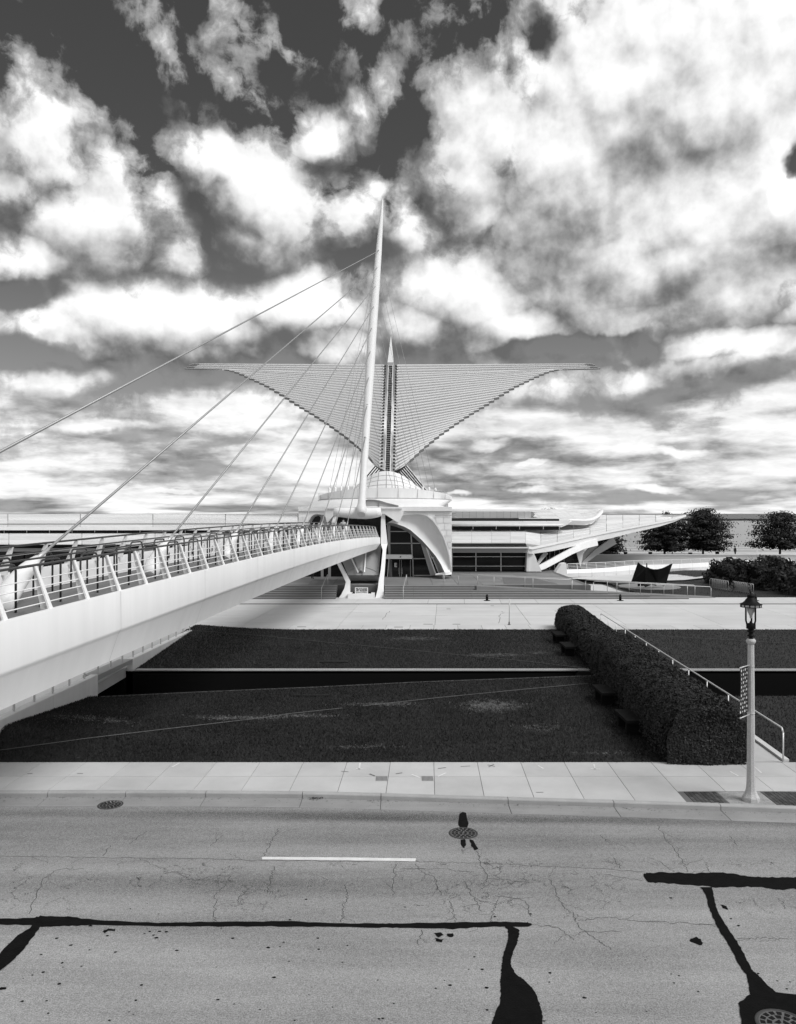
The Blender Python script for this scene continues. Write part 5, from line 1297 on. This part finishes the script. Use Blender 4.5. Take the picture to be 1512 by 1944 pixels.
bicycle(Vector((P3(1397, 1120, 72.5).x, 72.6, 0)), .2, 'low dark bicycle parked at the left end of the right rack row')
# ================================================================ LAMP AND BANNER
lb = G(1426, 1519, 0)
lamp = thing('street_lamp', 'octagonal pale concrete street lamp with black harp lantern and dotted banner', 'street lamp', lb)
def octo(prof, name, m, par): 
    n = 8; rows = [[(lb.x-.01*0+r*math.cos(R(22.5)+6.283*j/n), lb.y+r*math.sin(R(22.5)+6.283*j/n), z) for j in range(n)] for r, z in prof]
    mm = MB(); mm.grid(rows, False, True); mm.f.append(tuple(range(n))); mm.sm.append(False); mm.f.append(tuple((len(prof)-1)*n+j for j in range(n))); mm.sm.append(False); return mm.build(name, m, par)
octo([(.205,-.05),(.205,.07),(.195,.10),(.18,.12),(.15,.17),(.125,.24),(.108,.34),(.100,.48),(.096,.9),(.075,3.88)], 'post', M_lampc, lamp)
MB().lathe(lb, [(.075,3.86),(.10,3.90),(.115,3.93),(.115,3.955),(.095,3.985),(.09,4.0)], 24).build('capital', M_lampc, lamp)
for z in (2.15, 3.32): MB().lathe(lb, [(.095 if z < 3 else .086, z), (.095 if z < 3 else .086, z+.015)], 16).build('banner_strap', M_steel, lamp)
MB().lathe(lb, [(.085,3.99),(.045,4.01),(.045,4.05),(.085,4.07),(.085,4.09),(.05,4.11),(.05,4.15),(.095,4.18),(.095,4.20),(.06,4.22),(.07,4.24),(.11,4.25),(.11,4.36),(.09,4.38),(.04,4.39),(.03,4.42),(.02,4.44)], 20).build('lantern_base', M_black, lamp)
for k in range(3):
    a = R(-60)+k*2.094; cx1, sx1 = math.cos(a), math.sin(a)
    pts = [(.10, 4.36), (.125, 4.46), (.125, 4.74), (.13, 4.80)]
    mm = MB(); mm.tube([(lb.x+r*cx1, lb.y+r*sx1, z) for r, z in pts], .021, 6); mm.build('lantern_arm', M_black, lamp)
MB().lathe(lb, [(.0,4.50),(.02,4.505),(.028,4.52),(.03,4.56),(.055,4.62),(.085,4.68),(.09,4.76),(.06,4.79)], 20).build('globe', M_bulb, lamp)
MB().lathe(lb, [(.25,4.78),(.255,4.785),(.255,4.79),(.20,4.80)], 12, False).build('hood_rim', M_black, lamp)
for k in range(12):
    a0 = 6.283*(k+.12)/12; a1 = 6.283*(k+.88)/12
    mm = MB(); mm.hexa([(lb.x+r*math.cos(a), lb.y+r*math.sin(a), 4.795) for r, a in ((.235, a0), (.235, a1), (.22, a1), (.22, a0))], [(lb.x+r*math.cos(a), lb.y+r*math.sin(a), 4.845) for r, a in ((.232, a0), (.232, a1), (.217, a1), (.217, a0))]); mm.build('hood_window', M_bulb, lamp)
    a = 6.283*k/12; mm = MB(); mm.tube([(lb.x+.24*math.cos(a), lb.y+.24*math.sin(a), 4.78), (lb.x+.235*math.cos(a), lb.y+.235*math.sin(a), 4.855)], .012, 5); mm.build('hood_bar', M_black, lamp)
MB().lathe(lb, [(.245,4.845),(.265,4.85),(.255,4.865),(.20,4.885),(.15,4.93),(.115,4.985),(.085,5.02),(.075,5.03),(.088,5.035),(.088,5.085),(.06,5.095),(.045,5.10),(.015,5.11),(.018,5.13),(.012,5.165),(.004,5.175)], 24).build('hood', M_black, lamp)
ban = thing('banner', 'black banner printed with rows of small pale motifs hanging from the street lamp', 'banner', (lb.x, lb.y, 3.2))
bt, bb = 3.36, 2.14; bdir = Vector((-.36, -.20, 0)).normalized(); bdir = Vector((-.72, -.69, 0))
def bpn(u, v): return Vector((lb.x-.08, lb.y-.02, 0))+bdir*(.62*u)*.82+Vector((.03*math.sin(v*3.0)*u, .03*math.sin(v*3.1+u), bb+.06+(bt-bb-.1)*v))
MB().grid([[bpn(u/8, v/16) for u in range(9)] for v in range(17)], True).build('cloth', mat('banner_cloth', .012, .85), ban)
pm = MB()
def motif(u, v, kind):
    c = bpn(u, v); e1 = (bpn(u+.02, v)-bpn(u-.02, v)).normalized(); e2 = Vector((0, 0, 1)); nn = Vector((.69, -.72, 0))*.006
    s_ = .031 if kind else .024
    shp = [(-1,.9),(-.5,.2),(0,1.2),(.5,.2),(1,.9),(.7,-.5),(0,-1.1),(-.7,-.5)] if kind else [(-1,.7),(0,.2),(1,.7),(.4,-.3),(0,-1),(-.4,-.3)]
    for sg_ in (1, -1):
        pm.add([c+e1*x*s_+e2*y*s_*1.2+nn*sg_ for x, y in shp], [tuple(range(len(shp)))])
for r_ in range(11):
    for c_ in range(4): motif(.14+c_*.24, .045+r_*.091, (r_+c_) % 2)
pm.build('printed_motif', M_emb, ban, fix=False)
for z in (bt, bb): 
    p0 = Vector((lb.x, lb.y, z)); p1 = p0+bdir*.62; MB().tube([p0, p1], .014, 8).build('banner_arm', M_steel, ban); MB().lathe(p1+Vector((0, 0, -.02)), [(.01, 0), (.026, .02), (.01, .04)], 10).build('arm_knob', M_steel, ban)
# ================================================================ HEDGES
def hx(y): f = (y-22.5)/(50-22.5); return 8.78+f*2.04, 1.29-.2*f      # centre, half width
def hedge(name, label, y0, y1, h, n, sz, seed, wk=1.0):
    t = thing(name, label, 'hedge', (hx(y0)[0], y0, 0), 'clipped hedges in a row beside the garden path')
    rg = np.random.RandomState(seed); 
    def surf(y, a, ins=0.0):
        c, w = hx(y); w *= wk
        e = min(y-y0, y1-y); rr = .55
        k = 1-(1-math.sqrt(max(0, 1-(1-min(e, rr)/rr)**2)))*.38
        ca, sa = math.cos(a), math.sin(a); p = .72
        x = np.sign(ca)*abs(ca)**p*(w*k-ins); z = sa**.7*(h*(.55+.45*k)-ins)
        lump = .05*noise.noise(Vector((y*.9, a*2, seed)))+.03*noise.noise(Vector((y*3, a*5, seed)))
        return Vector((c+x*(1+lump), y, max(z*(1+lump), 0)))
    m = MB(); ys = np.linspace(y0+.02, y1-.02, 40); rows = [[surf(y, math.pi*i/16, .07) for i in range(17)] for y in ys]
    m.grid(rows, True); m.f.append(tuple(range(17))); m.sm.append(False); m.f.append(tuple((39)*17+i for i in range(17))); m.sm.append(False)
    m.build('core', M_soil, t)
    cen = np.zeros((n, 3)); nr = np.zeros((n, 3))
    for i in range(n):
        if rg.rand() < .14:                       # end faces
            near_ = rg.rand() < .7; y = y0 if near_ else y1
            a = rg.rand()*math.pi; rr = math.sqrt(rg.rand()); p = surf(y0+.25 if near_ else y1-.25, a); c = hx(y)[0]
            q = Vector((c+(p.x-c)*rr, y+( .1 if near_ else -.1)*rr+(-.08 if near_ else .08)*rg.rand(), p.z*rr)); nn = (0, -1 if near_ else 1, .15)
        else:
            y = y0+(y1-y0)*rg.rand(); a = math.acos(1-2*rg.rand()) if rg.rand() < .6 else rg.rand()*math.pi
            q = surf(y, a); nn = (math.cos(a), 0, math.sin(a)); q += Vector(nn)*rg.uniform(-.09, .05)
        cen[i] = q; nr[i] = nn
    put(quads('foliage', cen, nr, sz, M_hleaf, t, asp=2.0, jit=.55, seed=seed), kind='stuff')
hedge('hedge', 'near long dark clipped hedge with a square front end by the sidewalk', 22.55, 36.3, 1.71, 120000, .038, 3)
hedge('hedge', 'far dark clipped hedge with a rounded end beside the plaza', 36.65, 50.2, 1.36, 45000, .058, 5, .93)
ben = None
for k, (x, y) in enumerate(((7.55, 26.1), (7.75, 30.0), (8.55, 40.2), (8.85, 44.0))):
    lab = ('nearest dark stone bench against the near hedge', 'second nearest dark stone bench against the near hedge', 'dark stone bench beyond the sunken slot, nearer one of two', 'farthest dark stone bench beside the far hedge')[k]
    q = Vector((x, y, 0))
    if ben is None:
        ben = thing('bench', lab, 'bench', q, 'stone benches along the hedge')
        MB().box(x-.28, x+.30, y-.75, y+.75, .42, .52).build('seat', M_bench, ben)
        for dy in (-.5, .42): MB().box(x-.22, x+.22, y+dy, y+dy+.14, 0, .42).build('leg', M_bench, ben)
    else:
        c = ben.copy(); COL.objects.link(c); c.location = q; c['label'] = lab; WLOC[c.name] = q
        for ch in ben.children: e_ = ch.copy(); COL.objects.link(e_); e_.parent = c
handrail('handrail', 'pale steel handrail running along the path beside the hedge', [(10.86+.12, 22.5+.25, .05), (12.45, 49.0, .05)], .92, 2.2, r=.026, m=mat('rail_satin', .62, .4, metal=.3))
# ================================================================ TREES AND SHRUBS
def tree(q, h, w, label, seed, trunk=.2, n=5200, leafs=.24, group='trees along the lakefront', bare=.14):
    t = thing('tree', label, 'tree', q, group); rg = np.random.RandomState(seed); rd = random.Random(seed)
    MB().tube([q, q+Vector((.05, 0, h*.35)), q+Vector((.1, 0, h*.7)), q+Vector((.0, 0, h*.95))], [trunk, trunk*.75, trunk*.45, .04], 8).build('trunk', M_bark, t)
    cs = []; ns = []; br = MB(); pads = 40
    for k in range(pads):
        f = (k+.5)/pads; z = h*(bare+(1-bare)*f*.97); reach = w*.5*(math.sqrt(max(0, 1-((f-.22)/.80)**2)) if f > .22 else .82+.8*f)*rd.uniform(.6, 1.1)+.15
        a = k*2.4+rd.uniform(-.4, .4); px_, py_ = math.cos(a)*reach, math.sin(a)*reach
        br.tube([q+Vector((0, 0, z-.35*reach*.4)), q+Vector((px_*.5, py_*.5, z-.1)), q+Vector((px_*.9, py_*.9, z))], [.07, .05, .02], 5)
        npad = int(1.8*n/pads*(.5+1.0*(1-f)))
        for s_ in (1.0, .62, .3):
            m_ = npad//3; c = np.array(q)+np.array([px_*s_, py_*s_, z-.06*(1-s_)*h*.3])
            p = rg.normal(0, 1, (m_, 3))*np.array([.085*w*(.5+.5*s_), .085*w*(.5+.5*s_), .030*h]); p[:, 2] += .10*np.abs(p[:, 0])*0
            cs.append(c+p); ns.append(np.tile([0, 0, 1.0], (m_, 1)))
    br.build('limbs', M_bark, t)
    put(quads('crown', np.concatenate(cs), np.concatenate(ns), leafs, M_leaf, t, asp=1.5, jit=.8, seed=seed), kind='stuff')
    return t
def tq(px, d=139.0): return Vector(((px-CX)/FP*d, d, -.12))
tree(tq(1262), 6.9, 7.6, 'dark layered tree partly behind the pointed roof overhang', 11, n=6500)
tree(tq(1335), 8.1, 9.0, 'largest dark layered tree beside the tip of the roof overhang', 12, n=8500)
tree(tq(1481, 136), 7.6, 9.4, 'dark open-branched tree near the right edge behind the shrubs', 13, n=5000, bare=.2)
tree(tq(1150, 128), 5.6, 6.0, 'dark tree half hidden under the roof overhang struts', 14, n=3500)
tree(Vector((36.2, 190, -1)), 9.5, 6.5, 'far dark treetop just showing above the right gallery roof', 15, n=2500)
tree(Vector((65.5, 195, -1)), 8.8, 4.0, 'small far treetop just above the roof overhang', 16, n=1200)
def shrub(q, rx, ry, h, label, seed, n=4200):
    t = thing('shrub', label, 'shrub', q, 'big dark shrubs at the right edge'); rg = np.random.RandomState(seed)
    MB().lathe(q, [(rx*.5, 0), (rx*.8, h*.25), (rx*.78, h*.6), (rx*.45, h*.85), (.05, h*.93)], 14).build('core', M_soil, t)
    st = MB()
    for k in range(26):
        a = rg.rand()*6.283; st.tube([q+Vector((0, 0, .1)), q+Vector((math.cos(a)*rx*.9*rg.rand(), math.sin(a)*ry*.9*rg.rand(), h*rg.uniform(.85, 1.12)))], [.03, .008], 4, False)
    st.build('stems', M_bark, t)
    u = rg.normal(0, 1, (n, 3)); u /= np.linalg.norm(u, axis=1)[:, None]; u[:, 2] = np.abs(u[:, 2])
    lump = 1+.16*np.sin(u[:, 0]*5+seed)*np.cos(u[:, 1]*6)+.10*np.sin(u[:, 2]*9+u[:, 0]*7+seed)+rg.uniform(-.22, .06, n)
    p = u*np.array([rx, ry, h])*lump[:, None]
    put(quads('foliage', np.array(q)+p, u, .20, M_bleaf, t, asp=1.8, jit=.6, seed=seed), kind='stuff')
SH = [(31.5, 81.5, 2.6, 2.4, 2.3), (34.3, 79, 3.0, 2.6, 2.7), (33.6, 74.5, 2.5, 2.5, 2.6), (37.4, 76, 3.0, 2.8, 3.0), (35.6, 70.6, 2.6, 2.2, 2.8), (38.9, 71.5, 3.2, 2.6, 3.1), (33.2, 70.0, 1.8, 1.8, 1.9)]
LB_ = ['leftmost dark shrub beside the white parapet end', 'broad dark shrub second from the left at the back of the row', 'middle dark shrub just behind the bike racks', 'tall dark shrub at the back, left of the right edge', 'front dark shrub nearest the plaza at the right edge', 'tall dark shrub cut by the right edge of the picture', 'small low dark shrub right of the bicycle']
for k, (x, y, rx, ry, h) in enumerate(SH): shrub(Vector((x+2.5, y, -.05)), rx, ry, h*1.02, LB_[k], 30+k)
# ================================================================ WALL AND RAILING UNDER THE BRIDGE
rw = thing('retaining_wall', 'low concrete wall with slender railing running under the footbridge beside the lawn', 'wall', (-12.1, 24, 0))
WY = [(20.5, .98), (24, .87), (31.7, .67)]
for ys in ([(20.8, .98), (24, .87), (27.8, .78)], [(27.82, .775), (31.9, .67)], [(36.1, .53), (40, .44)], [(40.02, .44), (46.6, .30)]):
    m = MB(); rows = [[(-12.0, y, -1.5), (-12.0, y, z-.02), (-12.015, y, z), (-12.28, y, z), (-12.3, y, -1.5)] for y, z in ys]; m.grid(rows, False); m.f.append(tuple(range(5))); m.sm.append(False); m.f.append(tuple((len(ys)-1)*5+i for i in range(5))); m.sm.append(False); m.build('wall_section', mat('pale_wall', .72, .7, var=.08, vscale=.8, streak=(2.2, 2.2, .2, .10)), rw)
WZ = [(20.8, .98), (24, .87), (31.7, .67), (33.4, .60), (46.6, .30)]
k = 21.0
while k < 46.8:
    z = interp(k, WZ); MB().box(-12.19, -12.13, k-.02, k+.02, z-.01, z+.86).build('rail_post', M_steel, rw); k += 1.42
MB().tube([(-12.16, y, interp(y, WZ)+.88) for y in np.linspace(20.8, 46.7, 30)], .025, 6).build('top_rail', M_steel, rw)
MB().hexa([(-12.6, 31.9, .42), (-12.0, 31.9, .42), (-12.0, 36.1, .36), (-12.6, 36.1, .36)], [(-12.6, 31.9, .64), (-12.0, 31.9, .64), (-12.0, 36.1, .52), (-12.6, 36.1, .52)]).build('slab_over_slot', M_shadep, rw)
uw = put(MB().box(-22, -12.31, 20.45, 48.9, -.3, .12).build('lower_path', M_conc), kind='structure')
# ================================================================ PEOPLE
def person(q, ang, label, top=M_cloth, bottom=M_cloth, h=1.75, stride=.1, seed=0):
    t = thing('person', label, 'person', q, None); s_ = h/1.75
    J = {'pel': (0, 0, .95), 'chest': (0, .02, 1.32), 'neck': (0, .01, 1.48), 'head': (0, -.02, 1.62), 'crown': (0, -.01, 1.72)}
    ed = [('pel', 'chest'), ('chest', 'neck'), ('neck', 'head'), ('head', 'crown')]
    rad = {'pel': .15, 'chest': .165, 'neck': .06, 'head': .095, 'crown': .07}
    for sd_, sg_ in (('l', -1), ('r', 1)):
        st_ = stride*sg_
        J.update({'hip'+sd_: (sg_*.09, 0, .90), 'knee'+sd_: (sg_*.10, -st_*.6-.02, .50), 'ank'+sd_: (sg_*.10, -st_+.03, .09), 'toe'+sd_: (sg_*.12, -st_-.15, .04),
                  'sh'+sd_: (sg_*.19, .01, 1.40), 'elb'+sd_: (sg_*.25, .04, 1.13), 'wri'+sd_: (sg_*.24, -.06, .90), 'palm'+sd_: (sg_*.235, -.08, .83)})
        rad.update({'hip'+sd_: .095, 'knee'+sd_: .062, 'ank'+sd_: .045, 'toe'+sd_: .035, 'sh'+sd_: .062, 'elb'+sd_: .042, 'wri'+sd_: .030, 'palm'+sd_: .032})
        ed += [('pel', 'hip'+sd_), ('hip'+sd_, 'knee'+sd_), ('knee'+sd_, 'ank'+sd_), ('ank'+sd_, 'toe'+sd_), ('chest', 'sh'+sd_), ('sh'+sd_, 'elb'+sd_), ('elb'+sd_, 'wri'+sd_), ('wri'+sd_, 'palm'+sd_)]
    ks = list(J); me = bpy.data.meshes.new('body'); ca, sa = math.cos(ang), math.sin(ang)
    me.from_pydata([(J[k][0]*ca*s_-J[k][1]*sa*s_, J[k][0]*sa*s_+J[k][1]*ca*s_, J[k][2]*s_) for k in ks], [(ks.index(a), ks.index(c)) for a, c in ed], [])
    o = bpy.data.objects.new('body_tmp', me); COL.objects.link(o)
    sk = o.modifiers.new('skin', 'SKIN'); 
    for i, k in enumerate(ks): me.skin_vertices[0].data[i].radius = (rad[k]*s_, rad[k]*s_*(.75 if k in ('pel', 'chest') else 1)); 
    me.skin_vertices[0].data[0].use_root = True
    sb = o.modifiers.new('sub', 'SUBSURF'); sb.levels = 2
    bpy.context.view_layer.update()
    me2 = bpy.data.meshes.new_from_object(o.evaluated_get(bpy.context.evaluated_depsgraph_get())); bpy.data.objects.remove(o)
    me2.materials.clear()
    for m_ in (M_skin, top, bottom): me2.materials.append(m_)
    for p in me2.polygons:
        z = p.center.z/s_; r_ = math.hypot(p.center.x, p.center.y)/s_
        p.material_index = 0 if z > 1.49 or (z < .9 and z > .78 and r_ > .2) else (1 if z > .93 or (r_ > .19 and z > .6) else 2); p.use_smooth = True
    b_ = bpy.data.objects.new('body', me2); COL.objects.link(b_); b_.parent = t
    hm = MB(); hc = q+Vector((-(.015)*-sa, .015*ca, 1.665))*1.0; hm.lathe(q+Vector((0, 0, 1.60*s_)), [(.09, 0), (.105, .05), (.10, .10), (.07, .135), (.02, .15)], 14); hm.build('hair', M_black, t)
    fm = MB()
    for sg_ in (-1, 1):                            # fingers
        for k in range(5):
            x, y, z = sg_*.235, -.08+(k-2)*.014, .80; a = q+Vector(((x*ca-y*sa)*s_, (x*sa+y*ca)*s_, z*s_)); y2 = y-(.03 if k == 0 else .005)
            e_ = q+Vector(((x*.97*ca-y2*sa)*s_, (x*.97*sa+y2*ca)*s_, (z-.06-.01*(k in (2, 3)))*s_)); fm.tube([a, a.lerp(e_, .5), e_], [.009, .008, .006], 5)
    fm.build('fingers', M_skin, t)
    return t
person(Vector(((593.5-CX)/FP*74.5, 74.5, TZ)), 2.9, 'person in dark trousers standing in the shade under the footbridge', M_shirt, M_cloth)
person(Vector(((652-CX)/FP*66.5, 66.5, zt(66.5)-.17)), .3, 'person in a pale top walking on the footbridge near the entrance', M_shirt, M_cloth, seed=2)
person(Vector(((1396-CX)/FP*133, 133, -.1)), 2.0, 'distant person in dark clothes on the promenade above the shrubs', M_cloth, M_cloth, seed=3)
